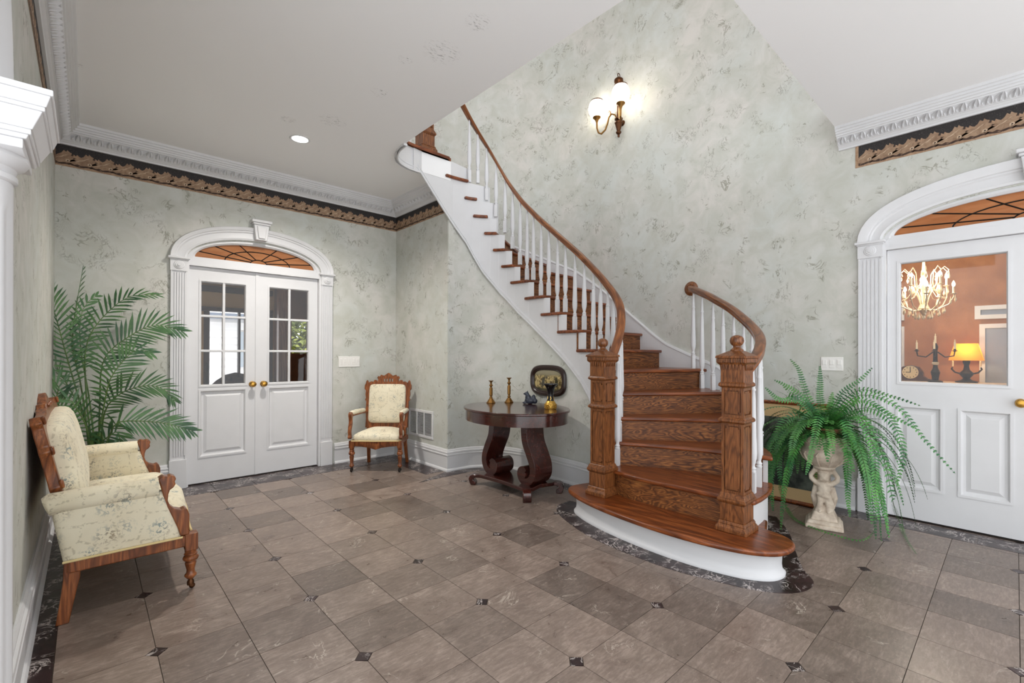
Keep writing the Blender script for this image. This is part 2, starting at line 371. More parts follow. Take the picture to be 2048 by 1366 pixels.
# ------------------------------------------------------------------ the shell of the hall
XL, YB, XR, XV, ZC = -0.19, 5.20, 4.45, 2.75, 3.04      # left wall, door wall, right wall, vent wall, ceiling
RIS, ZU, ZT = 0.182, 18*0.182, 5.8                        # riser, upper floor, upper ceiling
LC = crom([(2.90, 2.15), (3.07, 2.195), (3.215, 2.315), (3.295, 2.51), (3.335, 2.75), (3.35, 3.0), (3.355, 3.3), (3.345, 3.55), (3.29, 3.78),
           (3.18, 3.93), (3.02, 4.03), (2.85, 4.06), (2.7, 4.065), (2.3, 4.06)])
RC = crom([(2.90, 1.085), (3.08, 1.09), (3.245, 1.117), (3.42, 1.175), (3.63, 1.295), (3.885, 1.53), (4.135, 1.85), (4.43, 2.20)])
def wall_curve(d=0.0):                                    # stairwell wall, d = distance out of the wall
    return [(XR-d, y) for y in np.linspace(1.0, 3.5, 26)]+[(XV+(1.7-d)*cos(a), 3.5+(1.7-d)*sin(a)) for a in np.linspace(.04, pi/2, 36)]
# --- floor
floor = struct(MB().box(XL-.2, XR+.1, -1.8, YB+.12, -.12, -.004).build('floor', GROUT, smooth=0), 'brown marble tile floor with small dark diamond insets')
TX, TY, TS = 0.2164, 3.0392, 0.305
def tile_mesh(cx, cy):                                    # tile with the corner (cx,cy in 0/1) cut for the inset
    g = .0014; c = .037; a = [(g, g), (TS-g, g), (TS-g, TS-g), (g, TS-g)]; poly = []
    for k, (x, y) in enumerate(a):
        if (x > TS/2, y > TS/2) == (bool(cx), bool(cy)):
            sx = 1 if cx == 0 else -1; sy = 1 if cy == 0 else -1
            e = [(x+sx*c, y), (x, y+sy*c)]
            if k in (0, 2): e = e[::-1]
            poly += e
        else: poly.append((x, y))
    return MB().prism(poly, -.006, 0).mesh('tile', TILE, 0)
tm = {(a, b): tile_mesh(a, b) for a in (0, 1) for b in (0, 1)}
dm = MB().prism([(-.0345, 0), (0, -.0345), (.0345, 0), (0, .0345)], -.006, 0).mesh('inset_tile', DMARB, 0)
def pix(x, y, z):
    q = _R @ (np.array([x, y, z])-np.array([0, 0, CAMH]))
    return (CX+FPX*q[0]/q[2], CY-FPX*q[1]/q[2]) if q[2] > .05 else (9e9, 9e9)
rest = MB(); ntile = 0
for i in range(-1, 14):
    for j in range(-16, 6):
        x0, y0 = TX+i*TS, TY+j*TS
        if x0 > XR-.15: continue
        px = pix(x0+TS/2, y0+TS/2, 0); vis = -160 < px[0] < 2210 and px[1] < 1500
        if 3.36 < x0+.15 and (y0+.15) > 1.75 or (x0+.15 > 2.95 and 1.3 < y0+.15 < 2.1): vis = False      # under the stair
        me = tm[(i % 2, j % 2)]
        if vis and ntile < 296:
            o = D.objects.new('tile', me); COL.objects.link(o); o.parent = floor; o.location = (x0, y0, 0); ntile += 1
        else:
            rest.add([(v.co.x+x0, v.co.y+y0, v.co.z) for v in me.vertices], [tuple(p.vertices) for p in me.polygons])
        if i % 2 == 0 and j % 2 == 0 and i >= 0:
            if vis: o = D.objects.new('inset_tile', dm); COL.objects.link(o); o.parent = floor; o.location = (x0, y0, 0)
            else: rest.add([(v.co.x+x0, v.co.y+y0, v.co.z) for v in dm.vertices], [tuple(p.vertices) for p in dm.polygons])
stuff(rest.build('far_tiles', TILE, floor, smooth=0))
def border(poly): MB().prism(poly, -.006, .0012).build('border_slab', DMARB, floor, smooth=0)
g = .0014
for k in range(6): border([(XL, 1.9+k*.5+g), (XL, 2.4+k*.5-g), (TX-TS-g, 2.4+k*.5-g), (TX-TS-g, 1.9+k*.5+g)])
yb0 = TY+6*TS
for a, b in ((-.09, .45), (.45, .85), (.85, 1.16), (1.16, 1.6), (1.6, 2.05), (2.05, 2.45)): border([(a+g, yb0+g), (b-g, yb0+g), (b-g, YB+.1), (a+g, YB+.1)])
for a, b in ((4.10, 4.48), (4.48, 4.868), (4.868, 5.2)): border([(2.51, a+g), (XV, a+g), (XV, b-g), (2.51, b-g)] if a < 4.8 else [(2.45+g, a+g), (XV, a+g), (XV, b-g), (2.45+g, b-g)])
SL = alen(LC)[-1]
for a, b in ((.45, .9), (.9, 1.35), (1.35, 1.75), (1.75, 2.05), (2.05, SL-.42)):
    border(cut(off(LC, -.17), a+g, b-g, 8)+cut(LC, a+g, b-g, 8)[::-1])
for k in range(7): border([(4.23, -1.5+k*.42+g), (XR, -1.5+k*.42+g), (XR, -1.08+k*.42-g), (4.23, -1.08+k*.42-g)])
ring_o = crom([(2.95, 2.56), (2.80, 2.55), (2.682, 2.46), (2.553, 2.213), (2.465, 1.93), (2.434, 1.6), (2.443, 1.33), (2.495, 1.102), (2.564, .905), (2.662, .79), (2.77, .745), (2.88, .755), (2.99, .83), (3.2, .93), (3.568, 1.09), (3.82, 1.25)], 8)
ring_i = crom([(2.98, 2.36), (2.86, 2.38), (2.80, 2.33), (2.70, 2.15), (2.63, 1.9), (2.60, 1.6), (2.61, 1.37), (2.65, 1.153), (2.70, .99), (2.76, .92), (2.81, .90), (2.86, .91), (2.93, 1.0), (3.15, 1.10), (3.5, 1.22), (3.75, 1.42)], 8)
NR = len(ring_o); cuts = [0, 14, 26, 37, 50, 62, 74, 86, 98, NR-1]
for a, b in zip(cuts, cuts[1:]): border([tuple(p) for p in ring_o[a:b+1]]+[tuple(p) for p in ring_i[a:b+1]][::-1])

# --- arched door openings: (axis, plane, centre, half width, spring z, rise)
A1 = dict(c=1.258, hw=.598, sp=2.085, rise=.245)
A2 = dict(c=-.09, hw=.792, sp=2.10, rise=.25)
def arch(A, grow=0.0, n=24, rise=None):
    hw = A['hw']+grow; r = (A['rise']+grow if rise is None else rise)
    return [(A['c']-hw*cos(t), A['sp']+r*sin(t)) for t in np.linspace(0, pi, n)]
def arched_wall(axis, p0, p1, u0, u1, z1, A):
    mb = MB(); lo, hi = A['c']-A['hw'], A['c']+A['hw']
    def q(a, b, c, d): mb.slab([(a, c), (b, c), (b, d), (a, d)], axis, p0, p1)
    q(u0, lo, 0, z1); q(hi, u1, 0, z1)
    ar = arch(A)
    mb.slab(ar+[(hi, z1), (lo, z1)], axis, p0, p1)
    return mb
struct(arched_wall('y', YB, YB+.12, XL-.1, XV+.1, ZC, A1).build('wall_back', WP, smooth=0), 'wall with marbled cream wallpaper around the white double doors')
w_left = MB().box(XL-.12, XL, 1.72, YB+.12, 0, ZC).box(XL-.12, XL, .2, 1.72, 2.5, ZC)
struct(w_left.build('wall_left', WP, smooth=0), 'narrow side wall with marbled cream wallpaper behind the settee')
struct(MB().box(XV, XV+.08, 4.07, 4.372, 0, ZC).box(XV, XV+.08, 4.835, YB+.02, 0, ZC).box(XV, XV+.08, 4.372, 4.835, 0, .315).box(XV, XV+.08, 4.372, 4.835, .567, ZC).build('wall_return', WP, smooth=0), 'short return wall with marbled cream wallpaper and a vent grille')
wr = arched_wall('x', XR, XR+.12, -1.8, 1.0, ZC, A2); wr.box(XR, XR+.12, -1.8, 1.0, ZC, ZT)
pts = wall_curve(0.0); wr.sweep(pts, [(0, 0), (0, ZT), (.1, ZT), (.1, 0)])
wr.box(XL-.1, XV, YB, YB+.1, ZU-.2, ZT)
struct(wr.build('wall_right', WP, smooth=60), 'tall curved stairwell wall with marbled cream wallpaper')
# wall under the stair, below the stringer
LOW_S = [0, .15, .35, .73, .83, 1.04, 1.32, 1.684, 1.926, 2.118, 2.306, 2.509, 2.854, 3.2]
LOW_Z = [0, .02, .28, .841, .966, 1.157, 1.374, 1.65, 1.884, 2.109, 2.413, 2.63, 3.021, 3.40]
def low_z(s): return float(np.interp(s, LOW_S, LOW_Z))
LCI = off(LC, .012); ss = np.linspace(.16, SL-.41, 60); mb = MB(); vs = []
for s_ in ss:
    a = ats(LCI, s_); b = ats(off(LC, .05), s_); zt = low_z(s_)+.05
    vs += [(a[0], a[1], 0), (a[0], a[1], zt), (b[0], b[1], zt), (b[0], b[1], 0)]
mb.add(vs, [(i*4+j, i*4+(j+1) % 4, i*4+4+(j+1) % 4, i*4+4+j) for i in range(len(ss)-1) for j in range(4)]+[(3, 2, 1, 0), tuple(4*len(ss)-4+j for j in range(4))])
struct(mb.build('wall_understair', WP, smooth=60), 'curved wall with marbled cream wallpaper below the stair')
# --- ceiling with the stairwell opening, upper floor
EDGE = [(1.985, .985)]+[tuple(p) for p in crom([(1.985, 1.2), (1.985, 2.6), (1.99, 3.55), (2.02, 3.80), (2.12, 3.97), (2.26, 4.045), (2.42, 4.06)], 6)]
ceil = MB(); n = len(EDGE)
poly = [(XL-.1, -1.8), (XR, -1.8), (XR, .985)]+EDGE+[(XV+.02, 4.06), (XV+.02, YB+.02), (XL-.1, YB+.02)]
ceil.prism(poly, ZC, ZU-.035)
struct(ceil.build('ceiling', CEIL, smooth=0), 'flat white ceiling with scuffed paint')
up = MB().prism(poly, ZU-.034, ZU)
up.prism([(XV, 4.06), (XV, YB), (2.0, YB), (2.0, 4.06)], ZU-.034, ZU-.001)
struct(up.build('floor_upper', OAKX, smooth=0))
struct(MB().box(-1.8, XR+.1, -1.8, YB+.1, ZT, ZT+.1).build('ceiling_upper', CEIL, smooth=0))
# --- crown moulding, wallpaper border, baseboards
CR = [(0, 2.885), (.016, 2.885), (.020, 2.897), (.028, 2.903), (.034, 2.912), (.040, 2.914), (.052, 2.935), (.074, 2.954), (.088, 2.962), (.092, 2.970), (.100, 2.972),
      (.103, 2.984), (.112, 2.988), (.115, 3.000), (.124, 3.004), (.127, 3.018), (.136, 3.022), (.140, ZC), (0, ZC)]
def crown(name, path, seglist, label):
    root = sempty(name, label)
    MB().sweep(path, CR).build('moulding', WHITE, root, smooth=25)
    lf = MB()
    for (p, q) in seglist:                                # carved acanthus leaves on the cove
        p = Vector(p); q = Vector(q); L = (q-p).length; t = (q-p)/L; nn = Vector((t.y, -t.x)); k = int(L/.062)
        for i in range(k):
            c = p+t*((i+.5)*L/k)
            for da, h in ((-.017, .6), (0, 1), (.017, .6)):
                a = [(.041, 2.917), (.060, 2.938), (.086, 2.960)]
                b0 = c+t*(da*1.5-.008); b1 = c+t*(da*1.5+.008); mid = c+t*(da*1.5); tip = c+t*(da*.5+.012)
                P = lambda o, d, z: (o.x+nn.x*d, o.y+nn.y*d, z)
                lf.add([P(b0, .043, 2.917), P(b1, .043, 2.917), P(mid, .062+.012*h, 2.929), P(b0, .066, 2.947), P(b1, .066, 2.947), P(tip, .088+.006*h, 2.955+.002), P(tip, .080, 2.957)],
                       [(0, 1, 2), (0, 2, 3), (1, 4, 2), (3, 2, 5), (4, 5, 2), (3, 5, 6), (4, 6, 5)])
    stuff(lf.build('carved_leaves', WHITE, root, smooth=50))
    return root
crown('trim_1', [(XL, 1.0), (XL, YB), (XV, YB), (XV, 4.10)], [((XL, 1.0), (XL, YB-.09)), ((XL+.09, YB), (XV-.09, YB)), ((XV, YB-.09), (XV, 4.12))], 'white crown moulding with carved leaves over the double doors')
crown('trim_2', [(XR, .985), (XR, -1.8)], [((XR, .985), (XR, -1.8))], 'white crown moulding with carved leaves over the single-pane doors')
BDARK = NT('border_black'); BDARK.B('Base Color', BDARK.mix(BDARK.ramp(BDARK.noise(BDARK.pos(), 160, 2), (.6, 0), (.7, 1)), srgb(40, 36, 36), srgb(92, 84, 80))).B('Roughness', .7); BDARK = BDARK.mat
def tanmat(nm, a, b):
    m = NT(nm); m.B('Base Color', m.mix(m.ramp(m.noise(m.pos(), 26, 4, .6, .8), (.35, 0), (.65, 1)), srgb(*a), srgb(*b))).B('Roughness', .7); return m.mat
BT1 = tanmat('border_tan', (134, 106, 84), (166, 138, 112)); BT2 = tanmat('border_light', (186, 160, 134), (206, 182, 156)); BT3 = tanmat('border_shadow', (52, 36, 28), (74, 52, 40)); BT4 = tanmat('border_edge', (150, 118, 92), (176, 146, 118))
LEAF = [(-.02, .028), (.0, .052), (.035, .072), (.06, .085), (.085, .104), (.098, .128), (.112, .116), (.118, .132), (.132, .118), (.145, .112), (.138, .094), (.165, .088), (.15, .072), (.17, .058), (.145, .048), (.12, .034), (.095, .030), (.07, .024), (.05, .034), (.03, .026), (.01, .034)]
def border_strip(name, p, q, label):
    """printed acanthus wallpaper border: flat shapes on a strip 2.715..2.885; leaves lie along the run"""
    p = Vector(p); q = Vector(q); L = (q-p).length; t = (q-p)/L; nn = Vector((t.y, -t.x)); mb = MB(); z0 = 2.715
    def poly(pts, d, m, x0=0):
        pts = [(min(max(a+x0, 0), L), b) for a, b in pts]
        vs = [(p.x+t.x*a+nn.x*d, p.y+t.y*a+nn.y*d, z0+b) for a, b in pts]; mb.add(vs, [tuple(range(len(vs)))], m)
    poly([(0, 0), (L, 0), (L, .17), (0, .17)], .0008, 0)
    poly([(0, 0), (L, 0), (L, .036), (0, .036)], .0012, 4)
    poly([(0, .034), (L, .034), (L, .074), (0, .074)], .0013, 1)
    x = -.05; per = .128
    while x < L:
        poly([(a*.95+.062, b*.86-.004) for a, b in LEAF], .0015, 4, x)
        poly([(a+.01, b-.012) for a, b in LEAF], .0016, 3, x)
        poly(LEAF, .0020, 1, x)
        for dx, dz, sc in ((.03, .046, .8), (.062, .062, .9), (.085, .078, .75)):      # light ridges of the leaf
            poly([(dx, dz), (dx+.03*sc, dz+.010), (dx+.052*sc, dz+.034*sc), (dx+.034*sc, dz+.022*sc), (dx+.012, dz+.008)], .0024, 2, x)
        poly([(.108, .040), (.128, .038), (.136, .050), (.126, .060), (.110, .056)], .0024, 2, x)
        poly([(.114, .044), (.124, .043), (.128, .050), (.120, .054)], .0027, 3, x)
        poly([(.0, .022), (.02, .030), (.045, .020), (.07, .016), (.09, .022), (.07, .010), (.04, .013), (.015, .018)], .0024, 3, x)
        x += per
    return struct(mb.build(name, [BDARK, BT1, BT2, BT3, BT4], smooth=0, fix=False), label)
border_strip('trim_3', (XL, 1.0), (XL, YB), 'tan acanthus wallpaper border above the settee')
border_strip('trim_4', (XL, YB), (XV, YB), 'tan acanthus wallpaper border above the double doors')
border_strip('trim_5', (XV, YB), (XV, 4.10), 'tan acanthus wallpaper border above the vent')
border_strip('trim_6', (XR, .855), (XR, -1.8), 'tan acanthus wallpaper border ending beside the stairwell')
MB().box(XR-.0025, XR, .855, .875, 2.715, 2.885).build('border_end', BT4, D.objects['trim_6'], smooth=0)
BB = [(0, 0), (.034, 0), (.034, .012), (.028, .024), (.020, .030), (.020, .158), (.027, .163), (.027, .174), (.021, .179), (.021, .186), (.026, .191), (.024, .203), (.015, .207), (.015, .216), (.008, .228), (0, .228)]
def base(name, path, label): return struct(MB().sweep(path, BB).build(name, WHITE, smooth=25), label)
base('baseboard_left', [(XL, 1.85), (XL, YB), (.56, YB)], 'white baseboard behind the settee')
base('baseboard_back', [(2.005, YB), (XV, YB), (XV, 4.075)]+cut(LC, SL-.45, .30, 40), 'white baseboard along the corner and under the curved stair')
base('baseboard_right', [(XR, 2.0), (XR, .87)], 'white baseboard beside the fern')
# ------------------------------------------------------------------ doors, casings, transoms
def frame_M(axis, plane, sgn):
    """local (u along wall, d out of the wall towards the hall, z) -> world"""
    if axis == 'y': return Matrix(((1, 0, 0, 0), (0, -1, 0, plane), (0, 0, 1, 0), (0, 0, 0, 1)))
    return Matrix(((0, -1, 0, plane), (1, 0, 0, 0), (0, 0, 1, 0), (0, 0, 0, 1)))
def lb(T): m = MB(); m.T = T; return m
def casing(name, axis, plane, A, pw, label):
    T = frame_M(axis, plane, 1); root = sempty(name, label); c, hw, sp = A['c'], A['hw'], A['sp']
    for s in (-1, 1):
        u0 = c+s*hw; u1 = c+s*(hw+pw); a, b = min(u0, u1), max(u0, u1)
        m = lb(T).box(a, b, -.03, .018, .26, sp-.115)
        nf = 5
        for k in range(nf+1):                             # raised fillets between the flutes
            x = a+.012+(b-a-.024)*k/nf; m.box(x-.0045, x+.0045, .018, .026, .30, sp-.13)
        m.box(a, a+.008, .018, .026, .26, sp-.115).box(b-.008, b, .018, .026, .26, sp-.115)
        pl = m.build('pilaster', WHITE, root, smooth=30)
        lb(T).box(a-.006, b+.006, -.03, .034, 0, .262).build('plinth_block', WHITE, pl, bevel=.004)
        rz = (sp-.115+sp-.01)/2; cm = (a+b)/2
        m = lb(T).box(a-.004, b+.004, -.03, .030, sp-.115, sp-.008)
        for r, h in ((.042, .036), (.030, .042), (.014, .050)):
            ring = []
            for d in (.028, h):
                ring.append([(cm+(r if d < h else r*.86)*cos(t), d, rz+(r if d < h else r*.86)*sin(t)) for t in np.linspace(0, 2*pi, 18, endpoint=False)])
            m.loft(ring)
        m.build('rosette_block', WHITE, pl, smooth=30)
        lb(T).box(a-.022, b+.022, -.03, .052, sp-.008, sp+.012).box(a-.012, b+.012, -.03, .040, sp-.018, sp-.006).build('cap', WHITE, pl, bevel=.004)
    # arch casing: stepped rings
    m = lb(T); NA = 40
    prof = [(0.0, -.03), (0.0, .016), (.016, .022), (.024, .018), (.068, .018), (.078, .026), (.088, .026), (.094, .034), (.112, .040), (pw+.004, .044), (pw+.010, .030), (pw+.010, -.03)]
    rings = []
    for t in np.linspace(0, pi, NA):
        e = [(c-hw*cos(t), sp+A['rise']*sin(t))]; nx, nz = -cos(t)/hw, sin(t)/A['rise']; l = sqrt(nx*nx+nz*nz); nx /= l; nz /= l
        # blend the normal so that the casing starts level at the cap
        rings.append([(e[0][0]+nx*d, h, sp+.010+(e[0][1]-sp)+nz*d) for d, h in prof])
    m.loft(rings, closed=True); m.build('arch_casing', WHITE, root, smooth=30)
    kz = sp+A['rise']; k = lb(T)
    k.slab([(c-.05, kz+.015), (c+.05, kz+.015), (c+.068, kz+.165), (c-.068, kz+.165)], 'y', -.03, .075)
    k.box(c-.078, c+.078, -.03, .085, kz+.165, kz+.185).box(c-.090, c+.090, -.03, .098, kz+.185, kz+.212)
    k.slab([(c-.03, kz+.03), (c+.03, kz+.03), (c+.042, kz+.15), (c-.042, kz+.15)], 'y', .075, .088)
    k.build('keystone', WHITE, root, bevel=.005)
    # jamb lining and transom bar
    j = lb(T); j.box(c-hw, c-hw+.02, -.13, .012, 0, sp).box(c+hw-.02, c+hw, -.13, .012, 0, sp); j.box(c-hw, c+hw, -.13, .004, 2.035, 2.062).box(c-hw, c+hw, -.10, -.004, 2.062, 2.105)
    j.build('jamb', WHITE, root, smooth=0)
    return root, T
def transom(name, T, A, zb, label, gm=AMBER):
    root = sempty(name, label); c = A['c']; hw = A['hw']-.065; top = A['sp']+A['rise']-.035
    # white frame between glass and casing
    m = lb(T); N = 40; o = arch(A, .004, N); rings = []
    for i, t in enumerate(np.linspace(0, pi, N)):
        gi = (c-hw*cos(t), zb+(top-zb)*sin(t)); oo = o[i]
        rings.append([(oo[0], -.055, oo[1]), (oo[0], -.01, oo[1]), ((oo[0]*.4+gi[0]*.6), -.006, (oo[1]*.4+gi[1]*.6)), (gi[0], -.022, gi[1]), (gi[0], -.055, gi[1])])
    m.loft(rings); m.box(c-hw-.07, c+hw+.07, -.055, -.012, 2.1, zb+.003).build('frame', WHITE, root, smooth=30)
    g = lb(T); gl = [(c-hw*cos(t), zb+(top-zb)*sin(t)) for t in np.linspace(0, pi, N)]
    g.slab(gl, 'y', -.045, -.040); g.build('glass', gm, root, smooth=0)
    ld = lb(T); H = top-zb
    def pt(t, f): return (c-hw*cos(t)*f, -.038, zb+H*sin(t)*f)
    for f in (.2, .55):
        q = [(c-hw*f*cos(t)*(1 if f > .3 else .7), -.038, zb+H*(f*1.25)*sin(t)) for t in np.linspace(0, pi, 20)]
        ld.tube(q, .0045, 4)
    for t in (.35, .8, 1.25, pi-1.25, pi-.8, pi-.35):
        a = (c-hw*.14*cos(t), -.038, zb+H*.25*sin(t)); e = pt(t*1.0, 1.0); ld.tube([a, e], .0045, 4)
    ld.tube([pt(0, 1), pt(pi, 1)], .004, 4)
    ld.build('leading', LEAD, root)
    return root
def leaf(root, T, u0, u1, glass, panes, panels, knob, knob_side, mat=WHITE):
    """one door leaf as a mesh with holes: stiles, rails, glazed part, raised panels"""
    a, b = u0+.003, u1-.003; z0, z1 = .012, 2.032; gx0, gx1, gz0, gz1 = glass; d0, d1 = -.075, -.032
    lf = lb(T); px0 = min(p[0] for p in panels); px1 = max(p[1] for p in panels); pz0, pz1 = panels[0][2], panels[0][3]
    X0, X1 = min(gx0, px0), max(gx1, px1)
    lf.box(a, X0, d0, d1, z0, z1).box(X1, b, d0, d1, z0, z1).box(X0, X1, d0, d1, gz1, z1).box(X0, X1, d0, d1, pz1, gz0).box(X0, X1, d0, d1, z0, pz0)
    if gx0 > X0: lf.box(X0, gx0, d0, d1, gz0, gz1)
    if gx1 < X1: lf.box(gx1, X1, d0, d1, gz0, gz1)
    pp = sorted(panels)
    if len(pp) == 2: lf.box(pp[0][1], pp[1][0], d0, d1, pz0, pz1)
    o = lf.build('door_leaf', mat, root, smooth=0)
    for (p0, p1, q0, q1) in panels:
        m = lb(T).box(p0-.002, p1+.002, d0+.01, d1-.022, q0-.002, q1+.002)
        fr = [(p0, q0), (p1, q0), (p1, q1), (p0, q1)]
        def rect(i, d): return [(p0+i, d, q0+i), (p1-i, d, q0+i), (p1-i, d, q1-i), (p0+i, d, q1-i)]
        m.loft([rect(-.004, d1-.025), rect(-.012, d1+.006), rect(.004, d1+.006), rect(.016, d1-.014), rect(.03, d1-.016), rect(.055, d1-.004)], caps=False)
        m.add(rect(.055, d1-.004), [(0, 1, 2, 3)])
        m.build('panel', mat, o, smooth=0)
    m = lb(T)                                              # glazing bead
    def rg(i, d): return [(gx0+i, d, gz0+i), (gx1-i, d, gz0+i), (gx1-i, d, gz1-i), (gx0+i, d, gz1-i)]
    m.loft([rg(-.002, d0), rg(-.012, d1+.005), rg(.003, d1+.005), rg(.010, d1-.012), rg(.010, d0)], caps=False); m.build('glazing_bead', mat, o, smooth=0)
    nc, nr = panes
    for i in range(1, nc): x = gx0+(gx1-gx0)*i/nc; lb(T).box(x-.011, x+.011, d0+.005, d1, gz0, gz1).build('glazing_bar', mat, o, bevel=.004)
    for j in range(1, nr): z = gz0+(gz1-gz0)*j/nr; lb(T).box(gx0, gx1, d0+.005, d1-.001, z-.011, z+.011).build('glazing_bar', mat, o, bevel=.004)
    for i in range(nc):
        for j in range(nr):
            lb(T).box(gx0+(gx1-gx0)*i/nc, gx0+(gx1-gx0)*(i+1)/nc, -.056, -.052, gz0+(gz1-gz0)*j/nr, gz0+(gz1-gz0)*(j+1)/nr).build('pane', GLASS, o, smooth=0)
    ku, kz = knob
    m = MB(); m.T = T @ Matrix.Translation((ku, d1, kz)) @ Matrix.Rotation(-pi/2, 4, 'X')
    m.lathe([(.0, 0), (.028, 0), (.028, .004), (.020, .008), (.010, .012), (.009, .030), (.020, .036), (.028, .048), (.028, .056), (.021, .066), (.006, .070), (0, .070)], 20, caps=False)
    m.build('knob', BRASS, o)
    return o
r1, T1 = casing('trim_7', 'y', YB, A1, .118, 'white arched casing with fluted pilasters around the paned double doors')
d1 = sempty('door_1', 'pair of white half-glazed doors with six panes each and brass knobs')
sm = A1['c']-.006
leaf(d1, T1, A1['c']-A1['hw']+.02, sm, (.772, 1.148, .918, 1.905), (2, 3), [(.772, 1.148, .255, .872)], (1.203, .918), 1)
leaf(d1, T1, sm, A1['c']+A1['hw']-.02, (1.352, 1.744, .918, 1.905), (2, 3), [(1.352, 1.744, .255, .872)], (1.303, .918), -1)
lb(T1).box(sm-.022, sm+.006, -.034, -.024, .012, 2.03).build('astragal', WHITE, d1, smooth=0)
transom('window_1', T1, A1, 2.118, 'arched amber leaded transom above the paned double doors')
r2, T2 = casing('trim_8', 'x', XR, A2, .150, 'white arched casing with fluted pilasters around the single-pane doors')
d2 = sempty('door_2', 'pair of white doors with one large glass pane each')
c2 = A2['c']
leaf(d2, T2, c2, c2+A2['hw']-.02, (.033, .608, 1.022, 1.932), (1, 1), [(.022, .270, .245, .845), (.369, .617, .245, .845)], (-.022, .918), -1)
leaf(d2, T2, c2-A2['hw']+.02, c2, (2*c2-.608, 2*c2-.033, 1.022, 1.932), (1, 1), [(2*c2-.270, 2*c2-.022, .245, .845), (2*c2-.617, 2*c2-.369, .245, .845)], (2*c2+.022, .918), 1)
transom('window_2', T2, A2, 2.135, 'arched amber leaded transom above the single-pane doors')
# thresholds, gap under the doors
struct(MB().box(c2-.8, c2+.8, 0, .001, 0, .001).build('trim_9', IRON)) if False else None
for nm, T, A in (('trim_9', T1, A1), ('trim_10', T2, A2)):
    struct(lb(T).box(A['c']-A['hw'], A['c']+A['hw'], -.12, -.02, -.004, .008).build(nm, IRON, smooth=0), 'dark door threshold strip')
# ------------------------------------------------------------------ the curved staircase
SO = Vector((2.7, 1.65, 0))
stair = thing('staircase', 'curved oak staircase with white spindles and two square carved newel posts', 'staircase', SO)
EI = off(LC, -.03)                                           # nosing ends on the room side
S_IN = {3: .085, 4: .17, 5: .28, 6: .42, 7: .60, 8: .80, 9: 1.055, 10: 1.283, 11: 1.513, 12: 1.703, 13: 1.811, 14: 1.901, 15: 1.994, 16: 2.108, 17: 2.202, 18: 2.434}
WI = np.array(wall_curve(.012)); WOFF = 1.0                  # arc-length zero of WI is y = 1.0
OUT = {3: (3.345, 1.115), 4: (3.735, 1.335), 5: (4.02, 1.65), 6: (4.285, 2.01), 7: (XR-.012, 2.569), 8: (XR-.012, 2.803), 9: (XR-.012, 3.041), 10: (XR-.012, 3.27), 11: (XR-.012, 3.50)}
for k, s_ in zip(range(12, 19), (2.745, 3.11, 3.51, 3.91, 4.31, 4.71, 5.15)): OUT[k] = tuple(ats(WI, s_))
NOSE = {2: [(2.885, 2.11), (2.845, 1.95), (2.832, 1.75), (2.838, 1.5), (2.856, 1.26), (2.885, 1.06)],
        3: [tuple(ats(EI, S_IN[3])), (3.10, 1.97), (3.19, 1.78), (3.26, 1.56), (3.30, 1.38), OUT[3]]}
def nose(k):
    if k in NOSE: return [tuple(p) for p in crom(NOSE[k], 4)]
    a = np.array(ats(EI, S_IN[k])); b = np.array(OUT[k])
    if k <= 6:
        m_ = (a+b)/2; d = np.array([-(b-a)[1], (b-a)[0]])/np.linalg.norm(b-a); sg = -1 if k < 99 else 1
        return [tuple(p) for p in crom([a, m_-d*(-.02)*(7-k)/3, b], 4)]
    return [tuple(a), tuple(b)]
def chord(k):
    a, b = nose(k)[0], nose(k)[-1]; return (a, atan2(b[1]-a[1], b[0]-a[0]))
RCO = off(RC, .03); RA = alen(RCO)
def rs(p): return float(RA[np.argmin(np.linalg.norm(RCO-np.array(p), axis=1))])
for k in range(2, 18):
    f = nose(k); nx = nose(k+1); z = k*RIS; bk = .04
    # inner side: along EI from the next nosing back to this one; back edge tucked under the next riser
    v = np.array(nx[-1])-np.array(nx[0]); nrm = np.array([v[1], -v[0]])/np.linalg.norm(v)
    if np.dot(nrm, np.array(nx[0])-np.array(f[len(f)//2])) < 0 and k < 12: nrm = -nrm
    if k >= 12: nrm = np.array([v[1], -v[0]])/np.linalg.norm(v); nrm = nrm if np.dot(nrm, np.array(nx[-1])-np.array(f[-1])) > 0 else -nrm
    s0 = 0 if k == 2 else S_IN[k]; s1 = S_IN[k+1]
    inner = cut(EI, s1+bk, s0, 6) if k > 2 else cut(EI, s1+bk, 0.0, 4)
    if k <= 5: outer = cut(RCO, rs(f[-1]), rs(nx[-1])+bk, 6)[1:]
    elif k == 6: outer = cut(RCO, rs(f[-1]), RA[-1], 5)[1:]+[(XR-.012, 2.569+bk)]
    else:
        A = alen(WI); sa = A[np.argmin(np.linalg.norm(WI-np.array(f[-1]), axis=1))]; sb = A[np.argmin(np.linalg.norm(WI-np.array(nx[-1]), axis=1))]
        outer = cut(WI, sa, sb+bk, 6)[1:]
    back = [tuple(np.array(q_)+nrm*.055) for q_ in nx[1:-1]][::-1]
    poly = f+outer+back+inner[:-1]
    MB().prism(poly, z-.030, z).build('tread', OAKX if k < 18 else OAKD, stair, bevel=.011, seg=3, frame=((*chord(k)[0], 0), chord(k)[1]))
